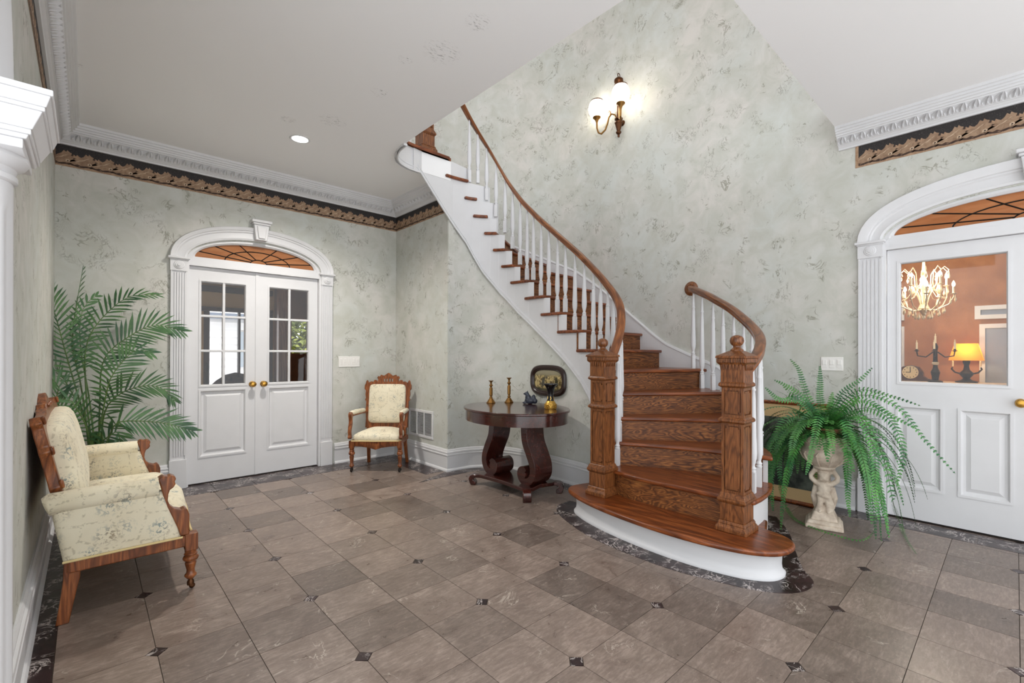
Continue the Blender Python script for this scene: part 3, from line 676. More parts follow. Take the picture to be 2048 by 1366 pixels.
for k in range(2, 19):                                       # risers, set back under the nosing
    f = np.array(nose(k)); v = f[-1]-f[0]; v /= np.linalg.norm(v)
    ref = np.array(nose(k+1)[0]) if k < 18 else f[0]+np.array([-.3, 0]); n_ = np.array([-v[1], v[0]])
    if k >= 12: ref = np.array(OUT[k+1]) if k < 18 else ref
    mid = f[len(f)//2] if k < 12 else f[-1]
    if np.dot(n_, ref-mid) < 0: n_ = -n_
    b = f+n_*.03; b[0] = b[0]+v*.032
    if k <= 6: b[-1] = b[-1]-v*.03
    c = b+n_*.02
    MB().prism([tuple(p) for p in b]+[tuple(p) for p in c][::-1], (k-1)*RIS-.002, k*RIS-.029).build('riser', OAKR, stair, smooth=40, frame=((*chord(k)[0], k*.3), chord(k)[1]))
# starting step
T1N = crom([(3.12, 2.30), (3.0, 2.385), (2.90, 2.42), (2.81, 2.43), (2.735, 2.39), (2.655, 2.25), (2.59, 2.05), (2.538, 1.75), (2.520, 1.42), (2.548, 1.14), (2.605, .97), (2.69, .868), (2.80, .832), (2.89, .85), (2.955, .92), (2.99, 1.03)], 6)
MB().prism([tuple(p) for p in T1N]+[(3.15, 1.08), (3.2, 2.1)], RIS-.032, RIS).build('tread', OAKX, stair, bevel=.012, seg=3, frame=((2.52, 2.3, 0), -pi/2))
PL = off(T1N, .0)                                           # plinth outline: inset of the tread, slightly hollow
def inset(d): return [tuple(p) for p in off(T1N, d)[::1]]
sgn = -1 if np.linalg.norm(off(T1N, .05)[45]-np.array([2.9, 1.6])) > np.linalg.norm(T1N[45]-np.array([2.9, 1.6])) else 1
m = MB(); prof = [(.09, 0), (.046, 0), (.044, .014), (.052, .024), (.060, .030), (.064, .060), (.062, .100), (.054, .130), (.046, .152), (.10, .152)]
m.sweep([tuple(p) for p in T1N], [(d*sgn, z) for d, z in prof]); m.build('step_plinth', WHITE, stair, world=True, smooth=50)
# cut string on the room side
m = MB(); vs = []; fs = []
def strip(s0, s1, zt, zb=None, n=6, t=.03):
    b = len(vs)
    for i, s_ in enumerate(np.linspace(s0, s1, n)):
        a = ats(LC, s_); c = ats(off(LC, t), s_); z0 = max(low_z(s_), 0) if zb is None else zb
        vs.extend([(a[0], a[1], z0), (a[0], a[1], zt), (c[0], c[1], zt), (c[0], c[1], z0)])
    for i in range(n-1):
        for j in range(4): fs.append((b+i*4+j, b+i*4+(j+1) % 4, b+i*4+4+(j+1) % 4, b+i*4+4+j))
    fs.append((b+3, b+2, b+1, b)); fs.append(tuple(b+4*n-4+j for j in range(4)))
st = dict(S_IN); st[2] = 0.0
for k in range(2, 18): strip(st[k]+.035, st[k+1]+.036, k*RIS-.028, n=8, t=.03 if k < 16 else .09)
strip(0, .04, RIS*1.9)
strip(st[18]+.03, SL-.02, ZU-.03, n=8, t=.09)
m.add(vs, fs); m.build('stringer', WHITE, stair, world=True, smooth=50)
ssl = np.linspace(.30, SL-.03, 90); pl = [tuple(ats(LC, s_)) for s_ in ssl]
MB().sweep(pl, [(0, -.004), (-.014, -.004), (-.016, .006), (-.008, .012), (-.008, .030), (-.014, .034), (-.012, .044), (0, .048)], zs=[low_z(s_) for s_ in ssl]).build('stringer_moulding', WHITE, stair, world=True, smooth=40)
# fascia of the landing, and its nosing
fe = [tuple(ats(LC, SL-.02))]+EDGE[::-1]
fe = [p for p in fe if p[1] > 3.6]
MB().sweep(fe, [(0, ZC-.02), (-.012, ZC-.02), (-.014, ZC-.005), (-.006, ZC+.002), (-.006, ZC+.02), (-.012, ZC+.026), (-.010, ZC+.036), (-.004, ZC+.04), (-.004, ZU-.03), (.02, ZU-.03), (.02, ZC-.02)]).build('landing_fascia', WHITE, stair, world=True, smooth=40)
ln = [(2.735, 4.035)]+[tuple(p) for p in off(np.array([(2.5, 4.062)]+EDGE[::-1]), -.03) if p[1] > 3.6]
MB().sweep(ln, [(0, ZU-.032), (-.006, ZU-.02), (-.004, ZU-.004), (.004, ZU+.002), (.10, ZU+.002), (.10, ZU-.032)]).build('landing_nosing', OAKX, stair, world=True, smooth=50)
# string on the fern side
m = MB(); vs = []; fs = []
def rstrip(s0, s1, zt, n=6):
    b = len(vs)
    for s_ in np.linspace(s0, s1, n):
        a = ats(RC, s_); c = ats(off(RC, -.03), s_); vs.extend([(a[0], a[1], 0), (a[0], a[1], zt), (c[0], c[1], zt), (c[0], c[1], 0)])
    for i in range(n-1):
        for j in range(4): fs.append((b+i*4+j, b+i*4+(j+1) % 4, b+i*4+4+(j+1) % 4, b+i*4+4+j))
    fs.append((b+3, b+2, b+1, b)); fs.append(tuple(b+4*n-4+j for j in range(4)))
RAc = alen(RC); q = [0.03]+[float(RAc[np.argmin(np.linalg.norm(RC-np.array(OUT[k]), axis=1))])+.03 for k in (3, 4, 5, 6)]+[RAc[-1]]
for k in range(2, 7): rstrip(q[k-2], q[k-1], k*RIS-.028)
m.add(vs, fs); m.build('stringer', WHITE, stair, world=True, smooth=50)
# skirt board on the wall
SK_S = [.86, .95, 1.275, 1.526, 1.704, 2.092, 2.375, 2.75, 3.37, 3.61, 4.3, 5.15]
SK_Z = [1.02, 1.114, 1.242, 1.352, 1.479, 1.787, 2.015, 2.268, 2.546, 2.648, 2.98, 3.42]
sk = np.linspace(.86, alen(np.array(wall_curve()))[-1], 80); wc = np.array(wall_curve(0.0)); path = [tuple(ats(wc, s_)) for s_ in sk]; zs = [float(np.interp(s_, SK_S, SK_Z)) for s_ in sk]
MB().sweep(path, [(0, -.45), (-.022, -.45), (-.022, -.03), (-.030, -.026), (-.030, -.012), (-.022, 0), (0, 0)], zs=zs).build('skirt_board', WHITE, stair, world=True, smooth=40)
# newel posts
def newel(px, py, z0, full=True, u=.064):
    m = MB(); k = u-.012
    m.frus(px, py, z0+.20, z0+1.0, k, k)
    pan = MB()
    for (za, zb) in ((z0+.225, z0+.645), (z0+.675, z0+.855)):       # corner stiles and rails round sunk panels with clipped corners
        for ang in range(4):
            R = Matrix.Translation((px, py, 0)) @ Matrix.Rotation(ang*pi/2, 4, 'Z'); m.T = R
            h = u; w = u-.016; c = .011
            m.box(-h, -w, -h, -w, za, zb)
            for zq, s_ in ((za, 1), (zb, -1)): m.slab([(-w, zq), (w, zq), (w, zq+s_*.018), (-w, zq+s_*.018)], 'y', -h, -k+.002)
            m.T = None; pan.T = R; q = w-.005; zl, zh = za+.024, zb-.024
            pan.slab([(-q+c, zl), (q-c, zl), (q-c, zl+c), (q, zl+c), (q, zh-c), (q-c, zh-c), (q-c, zh), (-q+c, zh), (-q+c, zh-c), (-q, zh-c), (-q, zl+c), (-q+c, zl+c)], 'y', -h+.003, -k+.002)
            pan.T = None
    post = m.build('newel_post', OAKZ, stair, world=True, smooth=0)
    stuff(pan.build('sunk_panels', OAKZ, post, world=True, smooth=0))
    m = MB().frus(px, py, z0, z0+.022, .092, .092).frus(px, py, z0+.022, z0+.045, .092, .078).frus(px, py, z0+.045, z0+.062, .082, .074)
    m.frus(px, py, z0+.062, z0+.165, .071, .071).frus(px, py, z0+.165, z0+.18, .072, .084).frus(px, py, z0+.18, z0+.195, .084, .084).frus(px, py, z0+.195, z0+.228, .082, .068)
    m.build('base', OAKZ, post, world=True, smooth=0, bevel=.003)
    for za in (.640, .852): MB().frus(px, py, z0+za, z0+za+.010, u, u+.016).frus(px, py, z0+za+.010, z0+za+.026, u+.016, u+.014).frus(px, py, z0+za+.026, z0+za+.038, u+.014, u).build('collar', OAKZ, post, world=True, smooth=0, bevel=.003)
    m = MB().frus(px, py, z0+.885, z0+.99, u+.004, u+.004)
    for ang in range(4):                                             # pendant teeth under the cap
        m.T = Matrix.Translation((px, py, 0)) @ Matrix.Rotation(ang*pi/2, 4, 'Z')
        for i in range(6):
            x = -u+.004+(2*u-.008)*(i+.5)/6; m.slab([(x-.009, z0+.995), (x, z0+.955), (x+.009, z0+.995)], 'y', -u-.014, -u)
        for i in range(16): x = -u-.014+(2*u+.028)*(i+.5)/16; m.box(x-.0035, x+.0035, -u-.027, -u-.018, z0+1.002, z0+1.026)
    m.T = None
    m.frus(px, py, z0+.985, z0+1.000, u+.008, u+.022).frus(px, py, z0+1.0, z0+1.028, u+.020, u+.020).frus(px, py, z0+1.028, z0+1.042, u+.028, u+.026).frus(px, py, z0+1.042, z0+1.072, u+.024, .032)
    m.build('cap', OAKZ, post, world=True, smooth=0, bevel=.002)
    MB().lathe([(0, 0), (.036, 0), (.038, .010), (.026, .018), (.021, .026), (.022, .034), (.030, .040), (.037, .050), (.040, .064), (.037, .080), (.027, .092), (.012, .098), (0, .099)], 20, (px, py, z0+1.068), caps=False).build('finial', OAKZ, post, world=True)
    return post
NL = (2.832, 2.135); NRt = (2.845, 1.150)
newel(*NL, RIS); newel(*NRt, RIS)
newel(2.50, 4.13, ZU)
# handrails
def rail(path, zs, name='handrail'):
    prof = [(-.030, -.030), (-.020, -.036), (.020, -.036), (.030, -.030), (.027, -.016), (.034, -.004), (.033, .012), (.024, .022), (.010, .027), (-.010, .027), (-.024, .022), (-.033, .012), (-.034, -.004), (-.027, -.016), (-.030, -.030)]
    m = MB().sweep(path, prof, zs=zs); o = m.build(name, RAILU, stair, world=True, smooth=40, fix=True)
    A = alen(np.array([(p[0], p[1], z) for p, z in zip(path, zs)])); k = len(prof); me = o.data; uv = me.uv_layers.new(name='UVMap')
    for l in me.loops: uv.data[l.index].uv = (A[l.vertex_index//k], (l.vertex_index % k)*.011)
    return o
RAILU = mk_wood('oak_handrail', srgb(88, 44, 18), srgb(142, 82, 40), srgb(168, 104, 56), 'x', 1.6, .28, .8, uv=True)
BL = off(LC, .045)
RL_S = [-.06, .0, .05, .12, .20, .29, .385, .50, .64, .80, .99, 1.26, 1.53, 1.75, 1.93, 2.14, 2.35, 2.56]
RL_Z = [1.195, 1.215, 1.27, 1.36, 1.46, 1.56, 1.655, 1.765, 1.89, 2.035, 2.20, 2.42, 2.645, 2.855, 3.09, 3.46, 3.775, 4.08]
def rl(s_): return float(np.interp(s_, RL_S, RL_Z))
sv = np.linspace(-.0, 2.62, 110)
zz = np.array([rl(s_) for s_ in sv])
for _ in range(6): zz[1:-1] = (zz[:-2]+2*zz[1:-1]+zz[2:])/4
rail([tuple(ats(BL, s_)) for s_ in sv], zz)
BR = off(RC, -.045)
RR_S = [0, .058, .216, .45, .724, .979, 1.23, 1.525, 1.871, 1.96]
RR_Z = [1.128, 1.152, 1.222, 1.312, 1.412, 1.523, 1.64, 1.761, 1.872, 1.893]
def rr(s_): return float(np.interp(s_, RR_S, RR_Z))
RRL = alen(BR)[-1]; sv = np.linspace(0, RRL-.005, 80); zz = np.array([rr(s_) for s_ in sv])
for _ in range(8): zz[1:-1] = (zz[:-2]+2*zz[1:-1]+zz[2:])/4
hr = rail([tuple(ats(BR, s_)) for s_ in sv], zz)
e = ats(BR, RRL); m = MB(); m.T = Matrix.Translation((XR, e[1]+.02, 1.893)) @ Matrix.Rotation(-pi/2, 4, 'Y')
m.lathe([(0, 0), (.070, 0), (.072, .008), (.062, .016), (.052, .020), (.044, .030), (0, .030)], 24, caps=False); m.build('rosette', OAKZ, hr, world=True)
# white spindles
def spindle(x, y, z0, h, rz=0):
    p = [(.0165*1.28, .0), (.0165*1.28, .135)]
    m = MB(); m.T = Matrix.Translation((x, y, z0)) @ Matrix.Rotation(rz, 4, 'Z')
    m.box(-.0165, .0165, -.0165, .0165, 0, .128)
    hb = h-.02; top = max(hb-.13, .42)
    m.lathe([(.0165, .126), (.020, .132), (.020, .138), (.0165, .142), (.0165, .147), (.0195, .151), (.0195, .156), (.014, .163), (.0125, .172), (.017, .19), (.0225, .215), (.0245, .245), (.0235, .29), (.0205, .36), (.0165, top*.5+.26),
             (.0128, top-.012), (.0165, top-.006), (.0165, top+.002), (.0125, top+.008), (.0135, top+.02), (.010, top+.075), (.0075, hb+.03)], 12)
    return m.build('spindle', WHITE, stair, world=True, smooth=40)
def tang(C, s_): a = ats(C, s_-.02); b = ats(C, s_+.02); return atan2(b[1]-a[1], b[0]-a[0])
for k in range(2, 18):
    s0 = (S_IN[k] if k > 2 else .0)+.02; s1 = S_IN[k+1]+.0
    two = k <= 11 or k == 17
    if k == 2: lst = [.105]
    elif two and (s1-s0) > .07: lst = [s0+(s1-s0)*.24+.02, s0+(s1-s0)*.76+.02]
    else: lst = [(s0+s1)/2+.01]
    if k == 17: lst = [s0+.05, s0+.145]
    for s_ in lst:
        if s_ > 2.5: continue
        p = ats(BL, s_); spindle(p[0], p[1], k*RIS, rl(s_)-.03-k*RIS, tang(BL, s_))
for k, lst in ((2, (.15, .32)), (3, (.48, .65, .80)), (4, (.96, 1.134)), (5, (1.30, 1.467, 1.688)), (6, (1.885,))):
    for s_ in lst:
        p = ats(BR, s_); kk = k; spindle(p[0], p[1], kk*RIS, rr(s_)-.03-kk*RIS, tang(BR, s_))
# landing balustrade beyond the upper newel (mostly above the ceiling line)
for x in (2.31, 2.19): spindle(x, 4.12 if x > 2.25 else 4.06, ZU, .88)
for y in np.arange(2.4, 3.9, .14): spindle(1.93, y, ZU, .88)
# ------------------------------------------------------------------ furniture
def cushion(x0, x1, y0, y1, z0, z1, bulge=.05, e=.35, n=14, k=8, warp=None):
    """pillow-like block: superelliptic plan, domed top"""
    rings = []; cx, cy = (x0+x1)/2, (y0+y1)/2; hx, hy = (x1-x0)/2, (y1-y0)/2
    def plan(f, z):
        r = []
        for i in range(n*4):
            t = 2*pi*i/(n*4); c, s = cos(t), sin(t)
            q = (cx+hx*f*np.sign(c)*abs(c)**e, cy+hy*f*np.sign(s)*abs(s)**e, z); r.append(warp(*q) if warp else q)
        return r
    h = z1-z0
    for f, z in ((.97, z0), (1.0, z0+h*.12), (1.01, z0+h*.45), (1.0, z0+h*.7), (.975, z0+h*.88), (.93, z0+h)):
        rings.append(plan(f, z))
    for q in np.linspace(.86, .05, 7): rings.append(plan(q, z1+bulge*(1-(q/.93)**2)**.8))
    return MB().loft(rings)
def turned_leg(m, x, y, h, r=.026, n=14):
    m.lathe([(r*.62, .052), (r*.72, .060), (r*1.0, .066), (r*1.0, .074), (r*.72, .084), (r*.66, .10), (r*.92, h*.60), (r*.98, h*.64), (r*.7, h*.665), (r*.75, h*.675), (r*1.2, h*.70), (r*1.32, h*.755), (r*1.15, h*.80),
             (r*.82, h*.825), (r*1.1, h*.84), (r*1.15, h*.86), (r*.8, h*.88), (r*.95, h*.90), (r*1.0, h)], n, (x, y, 0)); return m
def caster(par, x, y, mat=IRON):
    m = MB().lathe([(.006, .0), (.016, .002), (.016, .02), (.010, .03), (.006, .04)], 10, (x, y, .018)); m.ell((x+.006, y-.004, .014), (.014, .008, .014), 10, 6)
    m.build('caster', mat, par)
# --- settee against the narrow side wall, facing +x
st_o = Vector((.13, 3.62, 0))
se = thing('settee', 'cream floral Victorian settee with carved walnut frame on turned front legs', 'settee', st_o)
HW = .655
def seatwarp(x, y, z): return (x+(.022*cos(y/HW*pi) if x > .1 else 0), y, z)
cushion(-.17, .295, -.60, .60, .285, .385, .055, .22, warp=seatwarp).build('seat_cushion', FAB, se, smooth=60)
MB().tube([(.30+.022*cos(y/HW*pi), y, .292) for y in np.linspace(-.62, .62, 30)], .006, 6).build('piping', PIPE, se)
MB().box(.245, .29, -.60, .60, .225, .288).build('front_rail', WALN, se, bevel=.006)
for s in (-1, 1):
    y = s*HW
    MB().box(-.19, .26, y-.022, y+.022, .228, .288).build('side_rail', WALN, se, bevel=.006)
    lg = MB().box(.245, .30, y-.028, y+.028, .205, .292)
    turned_leg(lg, .272, y, .215, .027); o = lg.build('leg', WALN, se, bevel=.003); caster(o, .272, y, BRONZE)
    # raked rear leg
    r = []
    for x, z, h in ((-.205, 0, .022), (-.19, .10, .024), (-.175, .20, .028), (-.172, .29, .030), (-.19, .45, .026)): r.append([(x-h, y-s*.01-.020, z), (x+h, y-s*.01-.020, z), (x+h, y-s*.01+.020, z), (x-h, y-s*.01+.020, z)])
    MB().loft(r).build('leg', WALN, se, bevel=.004)
    # upholstered arm: padded panel below, roll above
    r = []
    for z, xa, xb, t in ((.285, -.205, .232, .030), (.33, -.212, .222, .036), (.42, -.228, .192, .040), (.50, -.240, .168, .042), (.535, -.245, .150, .040)):
        n = 20; ring = []
        for i in range(n):
            a = 2*pi*i/n; c, q = cos(a), sin(a); ring.append(((xa+xb)/2+(xb-xa)/2*np.sign(c)*abs(c)**.25, y+t*np.sign(q)*abs(q)**.7, z))
        r.append(ring)
    MB().loft(r).build('arm_panel', FAB, se, smooth=60)
    ra = MB(); ra.tube([(-.262, y+s*.004, .548), (-.25, y+s*.004, .552), (-.1, y+s*.004, .556), (.05, y+s*.004, .556), (.135, y+s*.004, .556)], [.040, .052, .053, .053, .050], 18, flat=.95); ra.build('arm_roll', FAB, se, smooth=60)
    MB().tube([(.232, y+s*.041, .288), (.0, y+s*.040, .290), (-.205, y+s*.036, .288)], .0055, 6).build('piping', PIPE, se)
    # carved arm front
    out = [(.132, .600), (.150, .612), (.172, .606), (.184, .611), (.200, .602), (.206, .588), (.199, .576), (.204, .562), (.194, .546), (.180, .536), (.174, .515), (.172, .486), (.180, .458), (.200, .436), (.226, .426), (.244, .432), (.254, .420), (.262, .395), (.262, .292), (.225, .292), (.212, .34), (.190, .40), (.168, .455), (.156, .50), (.146, .55)]
    MB().slab(out, 'y', y-.030, y+.030).build('arm_front', WALN, se, bevel=.005)
# leaning back: local (y, t up the back), then tilted
TB = Matrix.Translation((-.222, 0, .56)) @ Matrix.Rotation(-.20, 4, 'Y') @ Matrix.Diagonal((1, 1, .84, 1))      # x = thickness, z = up
ol = [(-.625, -.14), (-.60, -.15), (.60, -.15), (.625, -.14), (.645, .0), (.632, .03), (.645, .07), (.635, .10), (.640, .24), (.655, .27), (.640, .30), (.650, .36), (.640, .40), (.66, .43), (.63, .465), (.60, .44), (.57, .43), (.52, .425), (.42, .44), (.30, .445), (.25, .47), (.20, .455), (.17, .49), (.10, .485), (.06, .52), (0, .545)]
ol = ol+[(-a, b) for a, b in ol[::-1] if abs(a) > 1e-6][:-2]
m = MB(); m.T = TB; m.slab(ol, 'x', -.018, .022)
bk = m.build('back_frame', WALN, se, bevel=.005)
for s in (-1, 1):
    for zz_ in (.44, .27, .08):
        m = MB(); m.T = TB; m.box(.018, .034, s*.628-.020, s*.628+.020, zz_-.024, zz_+.024).build('carved_block', WALN, bk, bevel=.008)
m = MB(); m.T = TB
for x in (-.12, -.04, .04, .12): m.ell((.024, x, .47), (.010, .014, .014), 8, 6)
stuff(m.build('carved_studs', WALN, bk))
r = []; m = MB(); m.T = TB; n = 48
for f, d in ((1.0, .018), (1.0, .040), (.975, .062), (.93, .078), (.80, .094), (.60, .104), (.35, .110), (.1, .112)):
    ring = []
    for i in range(n):
        a = 2*pi*i/n; c, q = cos(a), sin(a); yy = .575*f*np.sign(c)*abs(c)**.22; tt = .13+.265*f*np.sign(q)*abs(q)**.22
        if tt > .3: tt += .02*(1-(yy/.575)**2)
        ring.append((d, yy, tt))
    r.append(ring)
m.loft(r); m.build('back_cushion', FAB, se, smooth=60)
# --- armchair in the corner
ac = thing('armchair', 'small cream upholstered armchair with carved crest and casters in the corner', 'armchair', (2.316, 4.68, 0), radians(137.2))
def sw(x, y, z): return (x*(1+.10*(y/.22)), y, z)
cushion(-.225, .225, -.17, .235, .325, .39, .05, .3, warp=sw).build('seat_cushion', FAB, ac, smooth=60)
MB().tube([(-.255, .19, .328), (-.24, .235, .328), (0, .247, .328), (.24, .235, .328), (.255, .19, .328), (.21, -.17, .328)], .006, 6).build('piping', PIPE, ac)
MB().slab([(-.25, .325), (-.25, .275), (-.15, .268), (-.06, .255), (0, .235), (.06, .255), (.15, .268), (.25, .275), (.25, .325)], 'y', .19, .225).build('front_rail', WALN, ac, bevel=.005)
for s in (-1, 1):
    m = MB().box(s*.248-.024, s*.248+.024, .178, .228, .255, .328); turned_leg(m, s*.248, .203, .262, .024); o = m.build('leg', WALN, ac, bevel=.003); caster(o, s*.248, .203)
    r = []
    for x, y, z, h in ((.215, -.245, 0, .015), (.208, -.215, .15, .017), (.20, -.18, .32, .020), (.197, -.185, .42, .020)): r.append([(s*x-h, y-h, z), (s*x+h, y-h, z), (s*x+h, y+h, z), (s*x-h, y+h, z)])
    MB().loft(r).build('leg', WALN, ac, bevel=.003)
    MB().slab([(-.18, .275), (.19, .275), (.19, .325), (-.18, .325)], 'x', s*.228-.014, s*.228+.014).build('side_rail', WALN, ac, bevel=.004)
    # arm support and padded arm
    MB().slab([(.225, .345), (.20, .35), (.212, .42), (.200, .46), (.182, .50), (.185, .555), (.165, .585), (.178, .612), (.205, .622), (.226, .605), (.228, .58), (.216, .55), (.214, .51), (.230, .47), (.240, .42), (.232, .385), (.245, .36)], 'x', s*.262-.017, s*.262+.017).build('arm_support', WALN, ac, bevel=.005)
    MB().tube([(s*.222, -.185, .575), (s*.24, -.06, .585), (s*.258, .19, .588)], [.014, .016, .016], 8).build('arm_rail', WALN, ac)
    MB().tube([(s*.232, -.13, .600), (s*.236, -.11, .606), (s*.25, .06, .610), (s*.258, .165, .610), (s*.259, .185, .604)], [.012, .028, .030, .030, .014], 12, flat=.8).build('arm_pad', FAB, ac, smooth=60)
TB = Matrix.Translation((0, -.185, .40)) @ Matrix.Rotation(.13, 4, 'X')        # back leans away (-y)
ol = [(.17, -.0), (.235, 0), (.232, .10), (.240, .20), (.236, .29), (.252, .31), (.242, .33), (.250, .37), (.246, .41), (.262, .43), (.262, .47), (.252, .49), (.246, .515), (.236, .53), (.226, .515), (.218, .50), (.19, .515), (.165, .510), (.155, .53), (.135, .53), (.120, .512), (.112, .535), (.125, .555), (.115, .575), (.095, .57), (.085, .59), (.05, .578), (.02, .60), (0, .612)]
ol = ol+[(-a, b) for a, b in ol[::-1] if abs(a) > 1e-6]
m = MB(); m.T = TB; low = [q for q in ol if not (abs(q[0]) < .1199 and q[1] > .5) and q[1] < .54]
m.slab(low, 'y', -.014, .016)                                   # frame below the pierced slots
top = [(.119, .545), (.125, .555), (.115, .575), (.095, .57), (.085, .59), (.05, .578), (.02, .60), (0, .612)]
m.slab(top+[(-x, z) for x, z in top[::-1][1:]], 'y', -.014, .016)
for sg in (-1, 1): m.slab([(sg*.053, .511), (sg*.120, .511), (sg*.113, .535), (sg*.119, .546), (sg*.053, .546)], 'y', -.014, .016); m.slab([(sg*.024, .511), (sg*.037, .511), (sg*.037, .546), (sg*.024, .546)], 'y', -.014, .016)
m.slab([(-.008, .511), (.008, .511), (.008, .546), (-.008, .546)], 'y', -.014, .016)
bk = m.build('back_frame', WALN, ac, bevel=.002)
r = []; m = MB(); m.T = TB; n = 40
for f, d in ((1.0, .014), (1.0, .030), (.97, .042), (.9, .052), (.7, .060), (.4, .064), (.1, .065)):
    ring = []
    for i in range(n):
        a = 2*pi*i/n; c, q = cos(a), sin(a); ring.append((.203*f*np.sign(c)*abs(c)**.2, d, .268+.215*f*np.sign(q)*abs(q)**.2))
    r.append(ring)
m.loft(r); m.build('back_cushion', FAB, ac, smooth=60)
# --- oval mahogany table
tb = thing('oval_table', 'dark mahogany oval table on two scroll supports beneath the oval picture', 'table', (2.86, 3.14, 0))
def ov(a, b, n=64): return [(a*cos(2*pi*i/n), b*sin(2*pi*i/n)) for i in range(n)]
TA, TBb, TZ = .43, .545, .742
MB().prism(ov(TA, TBb), TZ-.022, TZ).build('tabletop', MAHO, tb, bevel=.007, seg=3)
MB().prism(ov(TA-.018, TBb-.018), TZ-.115, TZ-.02).build('apron', MAHO, tb)
SP = crom([(0, .64), (0, .55), (.015, .46), (.065, .36), (.105, .27), (.105, .19), (.06, .135), (-.005, .125), (-.05, .16), (-.05, .21), (-.012, .232), (.018, .21)], 5)
TH = np.interp(np.linspace(0, 1, len(SP)), [0, .3, .55, .8, 1], [.036, .034, .032, .026, .020])
for s in (-1, 1):
    t = np.gradient(SP, axis=0); t /= np.linalg.norm(t, axis=1)[:, None]; nn = np.stack([-t[:, 1], t[:, 0]], 1)
    A = SP+nn*TH[:, None]; Bq = SP-nn*TH[:, None]; poly = [(s*(.22+p[0]), p[1]) for p in A]+[(s*(.22+p[0]), p[1]) for p in Bq[::-1]]
    vs = []; n = len(A)
    for X in (-.105, .105): vs += [(X, s*(.22+p[0]), p[1]) for p in A]+[(X, s*(.22+p[0]), p[1]) for p in Bq]
    fs = []
    for i in range(n-1):
        fs += [(i, i+1, n+i+1, n+i), (2*n+i, 3*n+i, 3*n+i+1, 2*n+i+1), (i, 2*n+i, 2*n+i+1, i+1), (n+i, n+i+1, 3*n+i+1, 3*n+i)]
    fs += [(0, n, 3*n, 2*n), (n-1, 3*n-1, 4*n-1, 2*n-1)]
    m = MB(); m.add(vs, fs); m.slab([(s*(.22-.012)+.036*cos(a), .182+.036*sin(a)) for a in np.linspace(0, 2*pi, 20, endpoint=False)], 'x', -.106, .106)
    m.build('scroll_support', MAHO, tb, smooth=40, bevel=.004)
    MB().box(-.12, .12, s*.22-.05, s*.22+.05, TZ-.14, TZ-.10).build('support_block', MAHO, tb, bevel=.003)
pf = [(-.20, .34), (-.185, .28), (-.165, 0), (-.185, -.28), (-.20, -.34), (-.12, -.355), (0, -.32), (.12, -.355), (.20, -.34), (.185, -.28), (.165, 0), (.185, .28), (.20, .34), (.12, .355), (0, .32), (-.12, .355)]
MB().prism(pf, .070, .102).build('platform', MAHO, tb, bevel=.005)
for sx in (-1, 1):
    for sy in (-1, 1):
        d = Vector((sx*.62, sy*.78)).normalized(); rz = atan2(d.y, d.x)
        m = MB(); m.T = Matrix.Translation((sx*.15, sy*.30, 0)) @ Matrix.Rotation(rz, 4, 'Z')
        m.slab([(-.03, .102), (.04, .100), (.085, .098), (.112, .085), (.122, .055), (.112, .02), (.10, 0), (.055, 0), (.052, .025), (.066, .045), (.078, .050), (.074, .062), (.05, .070), (-.03, .068)], 'y', -.036, .036)
        m.build('foot', MAHO, tb, bevel=.005)
# ------------------------------------------------------------------ small things
def candlestick(x, y, h, label):
    t = thing('candlestick', label, 'candlestick', (x, y, TZ), .3, 'brass candlesticks on the oval table')
    k = h/.235
    MB().lathe([(0, 0), (.045, 0), (.046, .006), (.040, .012), (.030, .028), (.020, .042), (.014, .050), (0, .050)], 8, caps=False).build('base', ABRASS, t, smooth=20)
    MB().lathe([(.010, .048), (.018, .056*k), (.011, .066*k), (.012, .075*k), (.0165, .08*k), (.0165, .155*k), (.011, .162*k), (.009, .17*k), (.019, .182*k), (.017, .19*k), (.009, .198*k), (.010, .212*k), (.012, .22*k)], 8).build('stem', ABRASS, t, smooth=20)
    MB().lathe([(.009, .218*k), (.013, .222*k), (.024, .23*k), (.025, .235*k), (.012, .236*k)], 12).build('drip_pan', ABRASS, t, smooth=20)
    return t
def zc(px, py): p = at(px, py, 'z', TZ); return p.x, p.y
candlestick(*zc(982, 806), .222, 'shorter brass candlestick on the oval table')
candlestick(*zc(1018, 805), .248, 'taller brass candlestick beside the dark figurine on the oval table')
x, y = zc(1060, 808)
fg = thing('figurine', 'small dark blue glazed animal figurine on the oval table', 'figurine', (x, y, TZ), 2.2)
FIG = mk_stone('blue_black_glaze', srgb(38, 42, 54), srgb(72, 78, 92), 30, .3)
m = MB().ell((0, 0, .032), (.055, .036, .034)).ell((.02, 0, .062), (.030, .026, .035)).ell((.032, 0, .098), (.022, .018, .022)).ell((.055, 0, .098), (.014, .010, .009)).ell((-.035, 0, .06), (.022, .018, .034)).ell((-.045, .0, .03), (.03, .022, .028)).ell((.026, .012, .12), (.006, .005, .012)).ell((.026, -.012, .12), (.006, .005, .012)).ell((.05, .018, .014), (.024, .011, .013)).ell((.05, -.018, .014), (.024, .011, .013))
m.build('body', FIG, fg, remesh=.005)
x, y = zc(1101, 818)
va = thing('vase', 'black and gold flared vase on the oval table', 'vase', (x, y, TZ))
MB().lathe([(0, 0), (.050, 0), (.052, .006), (.052, .044), (.047, .050), (.047, .054), (.040, .062), (.030, .078), (0, .078)], 28, caps=False).build('base', GOLD, va)
m = MB()
for j in range(3):
    for i in range(16): a = 2*pi*(i+.5*(j % 2))/16; m.ell((.051*cos(a), .051*sin(a), .012+j*.014), (.007, .007, .0055), 6, 4)
stuff(m.build('gold_relief', GOLD, va))
